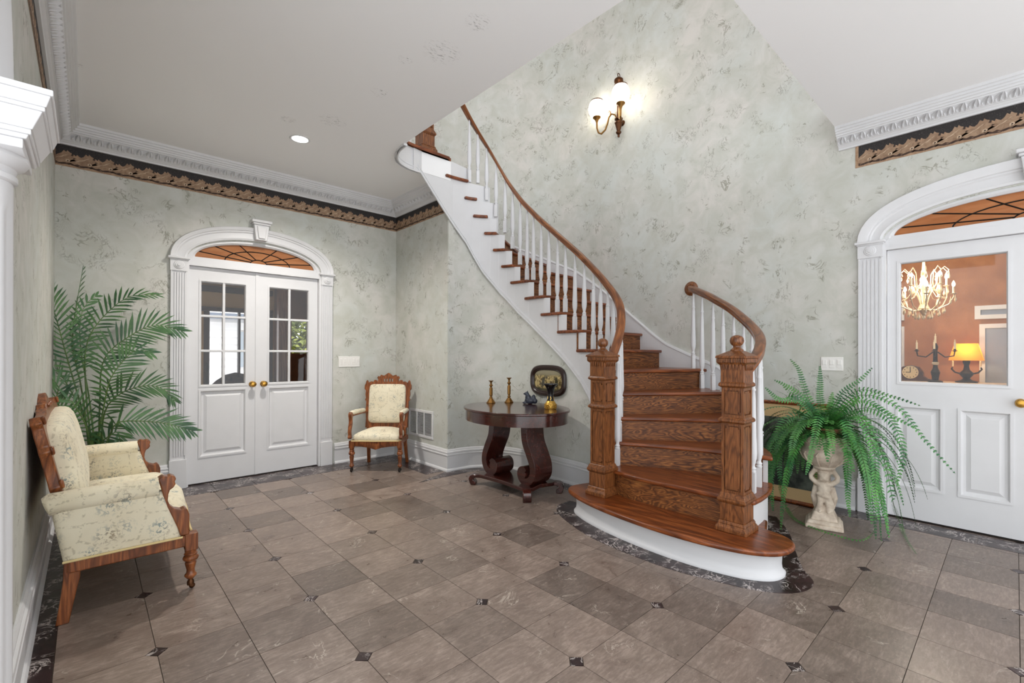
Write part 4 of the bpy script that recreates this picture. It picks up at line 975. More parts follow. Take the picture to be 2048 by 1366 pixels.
MB().lathe([(.034, .070), (.028, .090), (.025, .11), (.026, .14), (.034, .175), (.046, .20), (.060, .214), (.066, .218), (.066, .224), (.050, .218), (.034, .19), (.018, .14), (0, .12)], 28, caps=False).build('trumpet', BLACK, va)
m = MB()
for i in range(5):
    a = 2*pi*i/5; m.tube([(.031*cos(a), .031*sin(a), .078), (.026*cos(a+.3), .026*sin(a+.3), .095), (.024*cos(a+.1), .024*sin(a+.1), .112)], .004, 5)
stuff(m.build('gold_sprigs', GOLD, va))
# --- oval convex picture on the curved wall
s_ = 1.272; pc = ats(LC, s_); ta = tang(LC, s_); zc_ = .962
pic = thing('oval_picture', 'rounded dark wooden frame with domed old photograph on the curved wall', 'picture', (pc[0], pc[1], zc_), 0)
Mx = Matrix.Rotation(ta, 4, 'Z') @ Matrix.Rotation(pi/2, 4, 'X')          # local u along wall, v up, w out
def se_ring(a, b, d, e=.62, n=56): return [(a*np.sign(cos(t))*abs(cos(t))**e, b*np.sign(sin(t))*abs(sin(t))**e, d) for t in np.linspace(0, 2*pi, n, endpoint=False)]
Wd = Matrix(((-1, 0, 0, 0), (0, 1, 0, 0), (0, 0, 1, 0), (0, 0, 0, 1)))
m = MB(); m.T = Matrix.Rotation(ta, 4, 'Z') @ Matrix(((1, 0, 0, 0), (0, 0, -1, 0), (0, 1, 0, 0), (0, 0, 0, 1)))      # w -> -y local, i.e. right/left of travel
sgn_out = 1 if (ats(off(LC, -.1), s_)-pc) @ np.array([sin(ta), -cos(ta)]) > 0 else -1
m.T = Matrix.Rotation(ta, 4, 'Z') @ Matrix(((1, 0, 0, 0), (0, 0, -sgn_out, 0), (0, 1, 0, 0), (0, 0, 0, 1)))
PT = m.T
PICF = plain('dark_frame', srgb(46, 28, 22), .3)
m.loft([se_ring(.245, .156, .002), se_ring(.245, .156, .014), se_ring(.232, .143, .026), se_ring(.215, .126, .026), se_ring(.205, .116, .018), se_ring(.200, .112, .020), se_ring(.192, .104, .012), se_ring(.192, .104, .002)]); m.build('frame', PICF, pic)
def mk_photo():
    t = NT('old_tinted_photograph'); p = t.n('TexCoord').outputs['Object']; sx = t.n('SeparateXYZ'); t.set(sx.inputs[0], p)
    w = t.n('TexWave', _wave_type='BANDS', _bands_direction='X', Vector=t.map(p, (1, 1, .3))); w.inputs['Scale'].default_value = 9; w.inputs['Distortion'].default_value = 3.5
    tower = t.math('MULTIPLY', t.ramp(w.outputs[1], (.45, 0), (.6, 1)), t.ramp(t.math('ABSOLUTE', t.math('ADD', sx.outputs[2], .01)), (.05, 1), (.075, 0)))
    bg = t.mix(t.ramp(t.noise(p, 12, 4), (.4, 0), (.65, 1)), srgb(62, 58, 44), srgb(104, 98, 76))
    bg = t.mix(t.ramp(sx.outputs[2], (.03, 0), (.07, 1)), bg, srgb(146, 138, 112))
    t.B('Base Color', t.mix(tower, bg, t.mix(t.ramp(t.noise(p, 40, 3), (.45, 0), (.6, 1)), srgb(198, 176, 120), srgb(92, 76, 46)))).B('Roughness', .12); return t.mat
m = MB(); m.T = PT; m.loft([se_ring(.195, .106, .008), se_ring(.17, .09, .015), se_ring(.12, .064, .021), se_ring(.06, .03, .024), se_ring(.01, .005, .025)]); m.build('photograph', mk_photo(), pic)
# --- switch plates
def switch(name, T, u0, u1, z0, z1, n, label, kinds):
    t = thing(name, label, 'light switch', T @ Vector(((u0+u1)/2, 0, (z0+z1)/2)))
    lb(T).box(u0, u1, 0, .007, z0, z1).build('plate', PLAST, t, world=True, bevel=.003)
    for i in range(n):
        c = u0+(u1-u0)*(i+.5)/n; w_ = (u1-u0)/n*.33; h = (z1-z0)*.30
        m = lb(T).box(c-w_, c+w_, .006, .0085, (z0+z1)/2-h, (z0+z1)/2+h); m.box(c-w_*.8, c+w_*.8, .008, .0125 if kinds else .010, (z0+z1)/2-h*.2, (z0+z1)/2+h*.9); m.build('rocker', PLAST, t, world=True, bevel=.0015)
switch('light_switch', frame_M('y', YB, 1), 2.052, 2.296, 1.072, 1.192, 5, 'white five-gang switch plate between double doors and corner armchair', 0)
switch('dimmer_switch', frame_M('x', XR, 1), .955, 1.112, 1.100, 1.212, 3, 'white three-gang dimmer plate on the wall above the fern', 1)
# --- return-air grille
vg = thing('vent_grille', 'white louvred return-air grille low on the return wall', 'vent', (XV, 4.605, .44))
Tv = Matrix(((0, -1, 0, XV), (1, 0, 0, 0), (0, 0, 1, 0), (0, 0, 0, 1)))
y0, y1, z0, z1 = 4.345, 4.862, .288, .594
lb(Tv).box(y0, y1, 0, .010, z0, z0+.028).box(y0, y1, 0, .010, z1-.028, z1).box(y0, y0+.028, 0, .010, z0+.028, z1-.028).box(y1-.028, y1, 0, .010, z0+.028, z1-.028).build('frame', WHITE, vg, world=True, bevel=.003)
for i in (1, 2): yy = y0+.028+(y1-y0-.056)*i/3; lb(Tv).box(yy-.006, yy+.006, .002, .009, z0+.028, z1-.028).build('mullion', WHITE, vg, world=True)
m = lb(Tv)
for i in range(19): zz_ = z0+.034+i*(z1-z0-.068)/18; m.add([(y0+.028, .0025, zz_+.001), (y1-.028, .0025, zz_+.001), (y1-.028, .0085, zz_-.001), (y0+.028, .0085, zz_-.001)], [(0, 1, 2, 3)])
stuff(m.build('louvres', WHITE, vg, world=True, fix=False))
# --- recessed ceiling lamp
p = at(600, 278, 'z', ZC); cl = thing('ceiling_light', 'round recessed white ceiling downlight', 'ceiling light', (p.x, p.y, ZC))
MB().lathe([(.062, -.001), (.078, -.001), (.080, -.004), (.076, -.007), (.062, -.004)], 32, caps=False).build('trim_ring', WHITE, cl)
MB().lathe([(0, -.0025), (.063, -.0025), (.063, -.001), (0, -.001)], 32, caps=False).build('lens', mk_emit('downlight_lens', (1, .97, .92), 14), cl)
lamp('downlight_beam', 'SPOT', (p.x, p.y, ZC-.02), 150, (1, .95, .88), .06, spot=2.5)
# --- wall sconce on the stairwell wall
sy_, sz_ = 3.085, 3.72
sc = thing('wall_sconce', 'bronze two-arm wall sconce with glowing white glass globes', 'wall lamp', (XR, sy_, sz_))
X0 = -.075
MB().lathe([(0, -.035), (.010, -.033), (.014, -.02), (.011, -.006), (.018, .0), (.030, .014), (.031, .024), (.018, .034), (.022, .045), (.036, .10), (.040, .115), (.046, .125), (.044, .135), (.030, .142), (.024, .15), (.045, .165), (.046, .176), (.026, .186), (.018, .20), (.024, .215), (.020, .26), (.016, .52), (.022, .545), (.036, .57), (.052, .595), (.050, .62), (.034, .635), (.014, .643), (0, .645)], 16, (X0, 0, 0), caps=False).build('stem', BRONZE, sc)
MB().tube([(X0+.022*cos(a), 0, .668+.022*sin(a)) for a in np.linspace(0, 2*pi, 13)], .005, 6).build('loop', BRONZE, sc)
m = MB(); m.T = Matrix.Rotation(-pi/2, 4, 'Y'); m.lathe([(0, 0), (.034, 0), (.030, .010), (.014, .016), (.012, .05), (.012, .078), (0, .078)], 16, (.15, 0, 0), caps=False); m.build('back_plate', BRONZE, sc)
GLOBE = mk_emit('lit_opal_glass', (1, .90, .76), 7.5)
for gy, gx, gz in ((.29, -.10, .385), (-.15, -.25, .325)):
    d = Vector((gx-X0, gy, 0)); L = d.length; d /= L
    P = lambda f, z: (X0+d.x*L*f, d.y*L*f, z)
    MB().tube([P(.05, .17), P(.16, .235), P(.32, .262), P(.44, .235), P(.50, .17), P(.60, .105), P(.78, .075), P(.92, .10), P(.99, .16), P(1, gz-.13)], [.009, .009, .009, .010, .010, .010, .011, .010, .010, .012], 8).build('arm', ABRASS, sc)
    m = MB().tube([P(.40, .245), P(.36, .29), P(.42, .31), P(.45, .285)], .006, 6); m.build('leaf_curl', ABRASS, sc)
    MB().lathe([(.010, -.035), (.016, -.02), (.022, .0), (.045, .02), (.050, .03), (.046, .034), (0, .03)], 16, (gx, gy, gz-.125), caps=False).build('cup', ABRASS, sc)
    gl = MB().lathe([(.040, -.094), (.066, -.078), (.086, -.050), (.096, -.015), (.096, .018), (.088, .052), (.074, .078), (.068, .090)], 28, (gx, gy, gz), caps=True).build('globe', GLOBE, sc)
    MB().lathe([(.062, .088), (.072, .086), (.074, .092), (.072, .098), (.062, .097)], 24, (gx, gy, gz), caps=False).build('rim', BRONZE, gl, world=False)
# --- fluted column and capital at the cased opening on the near left
co = sempty('trim_11', 'white fluted half column with stepped capital at the near opening', (-.225, 1.74, 0))
m = MB(); n = 48; rings = []
for z, f in ((.0, 0), (1.60, 0), (1.615, 0), (1.66, 0)):
    pass
def colring(r, z, fl): return [((r-(.006 if (fl and (i % 4) in (1, 2)) else 0))*cos(2*pi*i/48), (r-(.006 if (fl and (i % 4) in (1, 2)) else 0))*sin(2*pi*i/48), z) for i in range(48)]
m.loft([colring(.094, .10, False), colring(.094, .14, False), colring(.094, .15, True), colring(.088, 1.58, True), colring(.088, 1.60, False), colring(.088, 1.655, False)])
m.build('shaft', WHITE, co, smooth=30)
MB().lathe([(.0, 0), (.13, 0), (.13, .03), (.12, .045), (.105, .055), (.112, .075), (.10, .10), (0, .10)], 40, caps=False).build('column_base', WHITE, co, smooth=30)
MB().lathe([(.088, 1.655), (.096, 1.660), (.096, 1.672), (.090, 1.676), (.094, 1.690), (.110, 1.702), (.116, 1.712), (.116, 1.722), (0, 1.722)], 40, caps=False).build('echinus', WHITE, co, smooth=30)
m = MB()
for z0, z1, a, b in ((1.720, 1.742, .112, .112), (1.742, 1.752, .118, .122), (1.752, 1.764, .126, .126), (1.764, 1.806, .128, .146), (1.806, 1.816, .150, .150), (1.816, 1.842, .152, .160), (1.842, 1.856, .164, .164)): m.frus(0, 0, z0, z1, a, b, a2=a+.01, b2=b+.01)
m.build('entablature', WHITE, co, smooth=0, bevel=.002)
# arched casing that springs from the capital towards the camera side
pr = [(-.075, -.03), (-.075, .06), (-.055, .068), (-.02, .06), (.03, .06), (.05, .075), (.075, .08), (.075, -.03)]; rings = []
for t in np.linspace(0, 1.5, 24): rings.append([(d, -.85+(.87+w_)*cos(t), 1.856+(.62+w_)*sin(t)) for w_, d in pr])
MB().loft(rings).build('arch_casing', WHITE, co, smooth=30)
# ------------------------------------------------------------------ plants, statue
def frond_mesh(pts, nl, lmax, wid, nrm, ang=(60, 24), t0=.18, droop=.25, stem=.006, seed=1, seg=3, profile=None, both=(1, -1), curl=0.0):
    """feathered leaf along pts (list of Vector); nrm: rough normal of the leaf plane (or None: up)"""
    R = random.Random(seed); P = crom([tuple(p) for p in pts], 8); A = alen(P); L = A[-1]; mb = MB()
    k = max(len(P)//2, 6); S = [Vector([np.interp(s, A, P[:, i]) for i in range(3)]) for s in np.linspace(0, L, k)]
    mb.tube(S, [stem*(1-.8*i/(k-1)) for i in range(k)], 5, m=1)
    clip = lambda v: Vector((min(max(v.x, -.178), 4.425), min(v.y, 5.165), max(v.z, .004)))
    for i in range(nl):
        t = t0+(1-t0)*(i+.5)/nl; s = t*L; c = Vector([np.interp(s, A, P[:, j]) for j in range(3)]); c2 = Vector([np.interp(min(s+.01, L), A, P[:, j]) for j in range(3)]); c0 = Vector([np.interp(max(s-.01, 0), A, P[:, j]) for j in range(3)])
        T = (c2-c0).normalized(); N = Vector(nrm) if nrm is not None else Vector((0, 0, 1)); S_ = T.cross(N)
        if S_.length < .05: S_ = T.cross(Vector((1, 0, .3)))
        S_.normalize(); N = S_.cross(T)
        u = (t-t0)/(1-t0); le = lmax*(profile(u) if profile else max(.25, sin(pi*(.12+.80*u))**.7)); an = radians(ang[0]+(ang[1]-ang[0])*u)
        for sd in both:
            l_ = le*R.uniform(.86, 1.08); a2 = an+R.uniform(-.08, .08); d = T*cos(a2)+S_*(sd*sin(a2))+N*(.12+curl); d.normalize()
            q = c.copy(); vs = []; w_ = wid*R.uniform(.85, 1.1); wd = d.cross(N).normalized()
            for j in range(seg+1):
                f = j/seg; ww = w_*(.55 if j == 0 else (1.0 if f < .7 else .55)) if j < seg else 0
                if j == seg: vs.append(q.copy())
                else: vs += [q-wd*ww*.5, q+wd*ww*.5]
                d = (d+Vector((0, 0, -droop/seg))).normalized(); q = q+d*(l_/seg)
            fs = [(2*j, 2*j+1, 2*j+3, 2*j+2) for j in range(seg-1)]+[(2*seg-2, 2*seg-1, 2*seg)]
            mb.add([clip(v) for v in vs], fs, 0)
    mb.v = [tuple(clip(Vector(v))) for v in mb.v]
    return mb
# --- potted palm behind the settee
pp = thing('potted_palm', 'tall green potted palm in the corner behind the settee', 'plant', (.06, 4.86, 0))
MB().lathe([(0, 0), (.105, 0), (.125, .12), (.140, .24), (.150, .25), (.150, .28), (.138, .28), (.128, .25), (0, .25)], 28, caps=False).build('pot', TERRA, pp)
def pv(l, yf): return [at(x, y, 'y', yf+dy) for (x, y, *r) in l for dy in [(r[0] if r else 0)]]
root = (.06, 4.86, .25)
vd = Vector((.25, -1.0, .15))
PF = [  # pixel path, plane, leaflets, length, normal, t0
    ([(178, 900), (150, 800), (131, 705), (112, 635), (89, 563)], 4.88, 26, .20, (.5, -1, .3), .42),
    ([(182, 900), (160, 780), (145, 690), (152, 620), (166, 535)], 5.0, 24, .13, (1, -.25, .2), .38),
    ([(184, 905), (168, 780), (176, 680), (215, 625), (262, 592), (317, 590)], 4.98, 26, .16, (.2, -.8, .9), .45),
    ([(186, 905), (200, 800), (210, 715), (255, 675), (310, 650), (366, 663)], 4.80, 30, .21, (.15, -1, .25), .46),
    ([(188, 905), (215, 800), (222, 755), (248, 720), (272, 700), (303, 706)], 4.70, 24, .19, (.2, -1, .2), .44),
    ([(184, 905), (215, 815), (245, 785), (285, 772), (322, 775), (349, 802)], 4.78, 28, .19, (.15, -1, .35), .34),
    ([(190, 905), (226, 870), (235, 845), (270, 842), (325, 846), (386, 862)], 4.66, 28, .20, (.1, -1, .25), .36),
    ([(178, 905), (140, 850), (112, 800), (118, 775), (100, 757), (78, 765)], 4.72, 22, .17, (.2, -1, .5), .42),
    ([(180, 905), (160, 830), (120, 745), (104, 720), (97, 690), (93, 655)], 5.05, 22, .16, (1, -.3, .1), .4),
    ([(178, 905), (172, 860), (150, 812), (140, 800), (120, 800), (100, 830)], 4.68, 18, .15, (.1, -1, .4), .3),
    ([(190, 905), (205, 885), (222, 870), (235, 862), (240, 880), (245, 905)], 4.75, 18, .15, (.1, -1, .2), .3),
    ([(182, 905), (176, 800), (162, 700), (160, 650), (170, 610), (195, 590)], 5.03, 20, .13, (.3, -1, .3), .5),
]
for i, (l, yf, nl, lm, nn, t0) in enumerate(PF):
    pts = pv(l, yf); pts[0] = Vector((root[0]+.03*cos(i*2.4), root[1]+.03*sin(i*2.4), .24))
    a, b = pts[1], pts[0]; pts[1] = Vector((a.x*.85+b.x*.15, a.y*.7+b.y*.3, a.z))
    frond_mesh(pts, int(nl*.85), lm*.95, .0155, nn, (64, 26), t0+.08, .30, .0085, i+3).build('frond', [PALM, PSTEM], pp, world=True, smooth=60, fix=False)
for i in range(4):
    a = i*1.6+.4; MB().tube([(.03*cos(a), .03*sin(a), .24), (.035*cos(a), .035*sin(a), .50), (.02*cos(a), .02*sin(a), .62)], [.022, .018, .010], 8).build('stem', PSTEM, pp)
# --- cherub pedestal with bowl
sp_o = (3.88, .95, 0)
pd = thing('cherub_pedestal', 'weathered stone cherub pedestal with round bowl holding the fern', 'statue', sp_o, radians(-76.2))
m = MB().frus(0, 0, 0, .03, .118, .112).frus(0, 0, .028, .055, .108, .095).frus(0, .005, .05, .115, .085, .06)
m.build('plinth', STONE, pd, bevel=.012, seg=3, smooth=40)
b = MB()
b.frus(0, .012, .09, .15, .062, .045)
b.tube([(0, .035, .10), (.0, .035, .25), (0, .03, .36), (0, .01, .44)], [.050, .046, .040, .060], 14)
for s in (-1, 1):
    b.tube([(s*.024, -.03, .115), (s*.026, -.035, .15), (s*.022, -.025, .19), (s*.022, -.005, .225)], [.015, .019, .022, .028], 10)         # legs
    b.ell((s*.026, -.048, .112), (.014, .024, .012))
    b.tube([(s*.044, -.002, .300), (s*.080, -.008, .335), (s*.082, -.004, .355), (s*.052, 0, .405)], [.019, .017, .017, .016], 10)          # raised arms
    b.tube([(s*.050, .03, .12), (s*.062, .02, .20), (s*.050, .02, .28)], [.016, .024, .018], 8)                                             # hanging drapery
b.ell((0, -.006, .262), (.044, .034, .052)).ell((0, -.014, .228), (.042, .036, .034)).ell((0, -.004, .296), (.050, .030, .024))
b.tube([(-.045, -.03, .235), (0, -.05, .222), (.045, -.03, .215)], .012, 8).tube([(.03, -.04, .22), (.045, -.03, .17), (.05, -.02, .13)], [.014, .016, .012], 8)
b.ell((0, -.018, .352), (.034, .034, .038)).ell((0, -.052, .346), (.007, .008, .008)).ell((-.018, -.044, .338), (.012, .008, .010)).ell((.018, -.044, .338), (.012, .008, .010))
for i in range(9): a = i*.72; b.ell((.030*cos(a), -.012+.026*sin(a), .378), (.014, .014, .012), 8, 6)
b.lathe([(0, .405), (.055, .405), (.070, .415), (.070, .432), (.05, .44), (0, .44)], 16, caps=False)
b.build('cherub', STONE, pd, remesh=.0065)
MB().lathe([(.0, .425), (.055, .427), (.075, .435), (.110, .465), (.138, .500), (.147, .530), (.140, .552), (.124, .562), (.122, .572), (.128, .60), (.134, .632), (.140, .640), (.140, .652), (.128, .652), (.120, .60), (.11, .56), (.0, .50)], 36, caps=False).build('bowl', STONE, pd, smooth=50)
m = MB()
for i in range(10):
    a = 2*pi*i/10
    m.tube([(.085*cos(a), .085*sin(a), .437), (.128*cos(a), .128*sin(a), .480), (.149*cos(a), .149*sin(a), .52), (.148*cos(a+.1), .148*sin(a+.1), .545)], [.004, .008, .008, .004], 6)
for i in range(40): a = 2*pi*i/40; m.ell((.129*cos(a), .129*sin(a), .600+.012*(i % 2)), (.007, .007, .009), 6, 4)
stuff(m.build('carved_relief', STONE, pd))
# --- fern in the bowl
fo = Vector((3.88, .95, .50))
fn = thing('potted_fern', 'lush green hanging fern spilling over the stone bowl', 'plant', fo)
MB().lathe([(0, .008), (.07, .008), (.10, .12), (.108, .19), (.112, .195), (.112, .21), (.095, .21), (.09, .18), (0, .18)], 24, caps=False).build('pot', TERRA, fn)
R = random.Random(11)
def arc(az, el, L, g=1.6, n=9, st=None):
    d = Vector((cos(az)*cos(el), sin(az)*cos(el), sin(el))); p = Vector((3.88+.03*cos(az), .95+.03*sin(az), .68)) if st is None else st; o = [p.copy()]; ds = L/(n-1)
    for i in range(n-1):
        d = (d+Vector((0, 0, -g*ds))).normalized(); p = p+d*ds
        if p.z < .012: p.z = .012; d.z = 0; d.normalize()
        if p.x > 4.40: p.x = 4.40
        o.append(p.copy())
    return o
fprof = lambda u: .55+.45*min(1, u*4) if u < .25 else max(.16, (1-u)**.45*1.05)
FR = []
for k in range(96):
    az = k*2.39996+R.uniform(-.2, .2); L = R.uniform(.46, .90); da = abs((az-atan2(-.95, -3.88)+pi) % (2*pi)-pi); L *= .5 if da < .55 else 1
    FR.append((arc(az, R.uniform(.30, 1.2), L, R.uniform(3.6, 6.0)), int(L*46), .050, (cos(az), sin(az), .55)))
for k in range(22):
    az = k*.2856+R.uniform(-.12, .12); FR.append((arc(az, R.uniform(.75, 1.4), R.uniform(.28, .42), 2.6), 17, .048, (cos(az), sin(az), .7)))
def fx(l): return [Vector((3.88, .95, .69))]+[at(x, y, 'x', xx) for x, y, xx in l]
FR += [(fx([(1720, 790, 3.85), (1790, 810, 3.8), (1850, 880, 3.8), (1911, 948, 3.8)]), 34, .030), (fx([(1715, 780, 3.9), (1790, 795, 3.9), (1842, 812, 3.9)]), 26, .026),
       (fx([(1720, 800, 3.8), (1790, 835, 3.75), (1834, 858, 3.75)]), 28, .034), (fx([(1730, 815, 3.72), (1780, 840, 3.66), (1806, 900, 3.62), (1794, 970, 3.62)]), 34, .046),
       (fx([(1715, 830, 3.72), (1748, 900, 3.66), (1750, 980, 3.64), (1757, 1040, 3.64)]), 40, .048), (fx([(1725, 835, 3.7), (1768, 920, 3.66), (1785, 1000, 3.7)])+[at(x, y, 'z', z) for x, y, z in ((1800, 1046, .03), (1815, 1082, .015), (1833, 1108, .015))], 56, .032, (-.6, -.3, .7)),
       (fx([(1690, 840, 3.7), (1696, 920, 3.68), (1696, 1000, 3.7), (1700, 1034, 3.72)]), 40, .044), (fx([(1625, 830, 3.7), (1590, 870, 3.64), (1581, 952, 3.62)]), 36, .044),
       (fx([(1640, 830, 3.68), (1626, 890, 3.64), (1612, 950, 3.62)]), 32, .042), (fx([(1590, 830, 3.75), (1550, 880, 3.7), (1542, 960, 3.7), (1546, 1022, 3.74)]), 42, .046),
       (fx([(1600, 830, 3.78), (1562, 900, 3.74), (1560, 960, 3.76)])+[at(x, y, 'z', z) for x, y, z in ((1572, 1012, .05), (1590, 1038, .016), (1620, 1053, .014), (1670, 1070, .014), (1718, 1081, .014), (1735, 1076, .03), (1749, 1062, .06))], 84, .027, (-.35, -.15, .9)),
       (fx([(1640, 800, 3.8), (1640, 760, 3.78), (1640, 732, 3.78)]), 24, .036), (fx([(1610, 780, 3.9), (1598, 740, 3.95), (1580, 718, 4.0)]), 24, .034), (fx([(1680, 790, 3.9), (1720, 760, 3.95), (1745, 735, 4.0)]), 24, .030),
       (fx([(1600, 800, 3.8), (1560, 800, 3.75), (1530, 775, 3.75)]), 26, .038), (fx([(1600, 790, 3.85), (1560, 765, 3.85), (1548, 760, 3.85)]), 22, .034)]
for i, fr_ in enumerate(FR):
    pts, nl, lm = fr_[:3]; nn = fr_[3] if len(fr_) > 3 else (-.85, -.45, .35)
    frond_mesh(pts, nl if len(fr_) > 3 else int(nl*1.15), lm if len(fr_) > 3 else max(lm*1.15, .022), .0115, nn, (80, 58), .10, .30, .0028, i+50, 2, fprof).build('frond', [FERN, FSTEM], fn, world=True, smooth=60, fix=False)
# --- framed picture leaning on the wall behind the pedestal
lp = thing('leaning_picture', 'framed dark landscape print leaning on the wall behind the pedestal', 'picture', (4.25, 1.33, 0))
T = Matrix.Translation((-.0, 0, .002)) @ Matrix.Rotation(.20, 4, 'Y')          # local: x out of the picture negative
def fr(i, z0, z1, d): return [(d, -.30+i, z0+i), (d, .30-i, z0+i), (d, .30-i, z1-i), (d, -.30+i, z1-i)]
m = MB(); m.T = T; m.loft([fr(0, 0, .84, .012), fr(0, 0, .84, -.008), fr(.012, 0, .84, -.016), fr(.024, 0, .84, -.008), fr(.030, 0, .84, -.004), fr(.030, 0, .84, .012)], caps=False); m.build('frame', OAKX, lp, smooth=0)
m = MB(); m.T = T; m.box(.0, .010, -.285, .285, .02, .82).build('mat_board', plain('tan_mat', srgb(198, 168, 122), .8), lp)
t = NT('dark_landscape'); n1 = t.noise(t.obj(), 9, 5); t.B('Base Color', t.mix(t.ramp(n1, (.4, 0), (.65, 1)), srgb(44, 48, 44), srgb(92, 98, 88))).B('Roughness', .2)
m = MB(); m.T = T; m.box(-.002, .001, -.205, .205, .125, .70).build('print', t.mat, lp)
# ------------------------------------------------------------------ rooms seen through the glazed doors
TANW = mk_stone('tan_plaster', srgb(196, 160, 112), srgb(208, 174, 128), 3, .8); BRNW = mk_stone('brown_panelling', srgb(118, 78, 52), srgb(140, 96, 66), 3, .7)
DKBR = plain('dark_brown_trim', srgb(62, 34, 26), .5); CEDAR = mk_wood('cedar', srgb(124, 78, 54), srgb(164, 112, 82), srgb(182, 130, 98), 'z', 1.2, .5, .5)
# garden room behind the double doors: far wall at y = 8.2 with a window
YF = 8.2
wx0, wx1, wz0, wz1 = 1.30, 2.12, .2, 1.86
m = MB().box(-1.2, wx0, YF, YF+.1, 0, 3).box(wx1, 2.2, YF, YF+.1, 0, 3).box(wx0, wx1, YF, YF+.1, 0, wz0).box(wx0, wx1, YF, YF+.1, wz1, 3)
struct(m.build('wall_garden', TANW, smooth=0), 'tan far wall of the room behind the double doors')
m = MB().box(2.2, 2.46, YF, YF+.1, 0, 3).box(2.46, 3.05, YF, YF+.1, 0, 1.22).box(2.46, 3.05, YF, YF+.1, 1.79, 3).box(3.05, 4.2, YF, YF+.1, 0, 3)
struct(m.build('wall_garden_panelled', BRNW, smooth=0), 'brown panelled far wall behind the right door leaf')
struct(MB().box(-1.2, 4.2, YB+.13, YF, -.12, -.005).build('floor_garden', BRNW, smooth=0)); struct(MB().box(-1.2, 4.2, YB+.13, YF+.1, 2.75, 2.85).build('ceiling_garden', TANW, smooth=0))
struct(MB().box(3.3, 3.4, YB+.13, YF, 0, 2.75).build('wall_garden_side', BRNW, smooth=0), 'brown panelled side wall behind the double doors')
struct(MB().box(-1.3, -1.2, YB+.13, YF, 0, 2.75).build('wall_garden_far_side', TANW, smooth=0))
for nm, b_ in (('trim_12', (-1.2, 2.15, YF-.10, YF-.002, 2.13, 2.21)), ('trim_13', (-1.2, 2.15, YF-.12, YF-.002, 1.84, 1.90)), ('trim_14', (-1.2, 3.2, YF-.5, YF-.3, 2.22, 2.36))):
    struct(MB().box(*b_).build(nm, DKBR if nm != 'trim_14' else CEDAR, smooth=0), 'dark beam in the room behind the double doors')
wn = sempty('window_3', 'tall window with dark frame behind the double doors')
for b_ in ((wx0-.05, wx0+.02, wz0, wz1), (wx1-.02, wx1+.05, wz0, wz1), (1.69, 1.72, wz0, wz1)): MB().box(b_[0], b_[1], YF-.03, YF+.05, b_[2], b_[3]).build('frame_bar', DKBR, wn, smooth=0)
MB().box(wx0, wx1, YF+.06, YF+.064, wz0, wz1).build('pane', GLASS, wn, smooth=0)
post = tag(MB().box(2.10, 2.28, 7.6, 7.7, 0, 2.75).build('post', CEDAR, smooth=0), 'square cedar post behind the right leaf of the double doors', 'post')
hs = thing('house', 'white clapboard house seen through the window behind the double doors', 'house', (2.2, 12.2, -.5))
for k in range(16): MB().slab([(12.2-.045, k*.16-.5), (12.2+.02, k*.16-.5), (12.2+.02, k*.16-.34), (12.2-.002, k*.16-.34)], 'x', 1.62, 3.6).build('clapboard', mk_white('siding', (236, 236, 240), .6) if k == 0 else D.materials['siding'], hs, world=True, smooth=0)
MB().box(1.9, 3.7, 12.0, 12.5, 1.98, 2.1).build('eave', plain('grey_eave', srgb(110, 120, 138), .6), hs, world=True); MB().box(2.55, 2.66, 12.13, 12.16, .9, 1.7).build('window', plain('grey_shutter', srgb(150, 160, 172), .5), hs, world=True)
BUSH = mk_leaf('garden_leaf', srgb(92, 110, 36), srgb(170, 180, 84), .5)
def bush(x, y, z, r, n, label, seed):
    t = thing('garden_tree', label, 'tree', (x, y, -.5)); Rr = random.Random(seed); m = MB()
    for i in range(n):
        a, b_, q = Rr.uniform(0, 2*pi), Rr.uniform(-1, 1), Rr.random()**.4*r; c = Vector((q*cos(a)*sqrt(1-b_*b_), q*sin(a)*sqrt(1-b_*b_), z+.5+q*b_*1.2)); d = Vector((Rr.uniform(-1, 1), Rr.uniform(-1, 1), Rr.uniform(-1, 1))).normalized(); e_ = d.orthogonal()
        m.add([c-d*.07, c+e_*.03, c+d*.07, c-e_*.03], [(0, 1, 2, 3)])
    stuff(m.build('foliage', BUSH, t, smooth=0, fix=False)); MB().tube([(0, 0, 0), (.05, 0, z+.3)], [.07, .04], 8).build('trunk', OAKD, t)
bush(3.45, 10.3, 1.5, .85, 3600, 'leafy yellow-green tree outside behind the right door leaf', 3)
# dark carved chair back close to the window
gc = thing('carved_chair', 'dark carved chair with arched back behind the left door leaf', 'chair', (1.48, 7.3, 0))
ch_m = mk_stone('dark_floral', srgb(30, 30, 44), srgb(92, 78, 76), 26, .6)
MB().slab([(-.30, .40), (.30, .40), (.30, .78), (.22, .86), (.12, .93), (0, .96), (-.12, .93), (-.22, .86), (-.30, .78)], 'y', -.03, .03).build('backrest', ch_m, gc, bevel=.02); MB().box(-.29, .29, -.5, .02, .34, .44).build('seat', ch_m, gc, bevel=.02)
for sx in (-1, 1):
    MB().lathe([(.02, 0), (.02, .4), (.028, .5), (.018, .6), (.026, .8), (.018, .95), (.03, 1.02), (.02, 1.08), (0, 1.1)], 10, (sx*.33, 0, 0)).build('post', IRON, gc); MB().box(sx*.27-.02, sx*.27+.02, -.5, -.46, 0, .35).build('leg', IRON, gc)
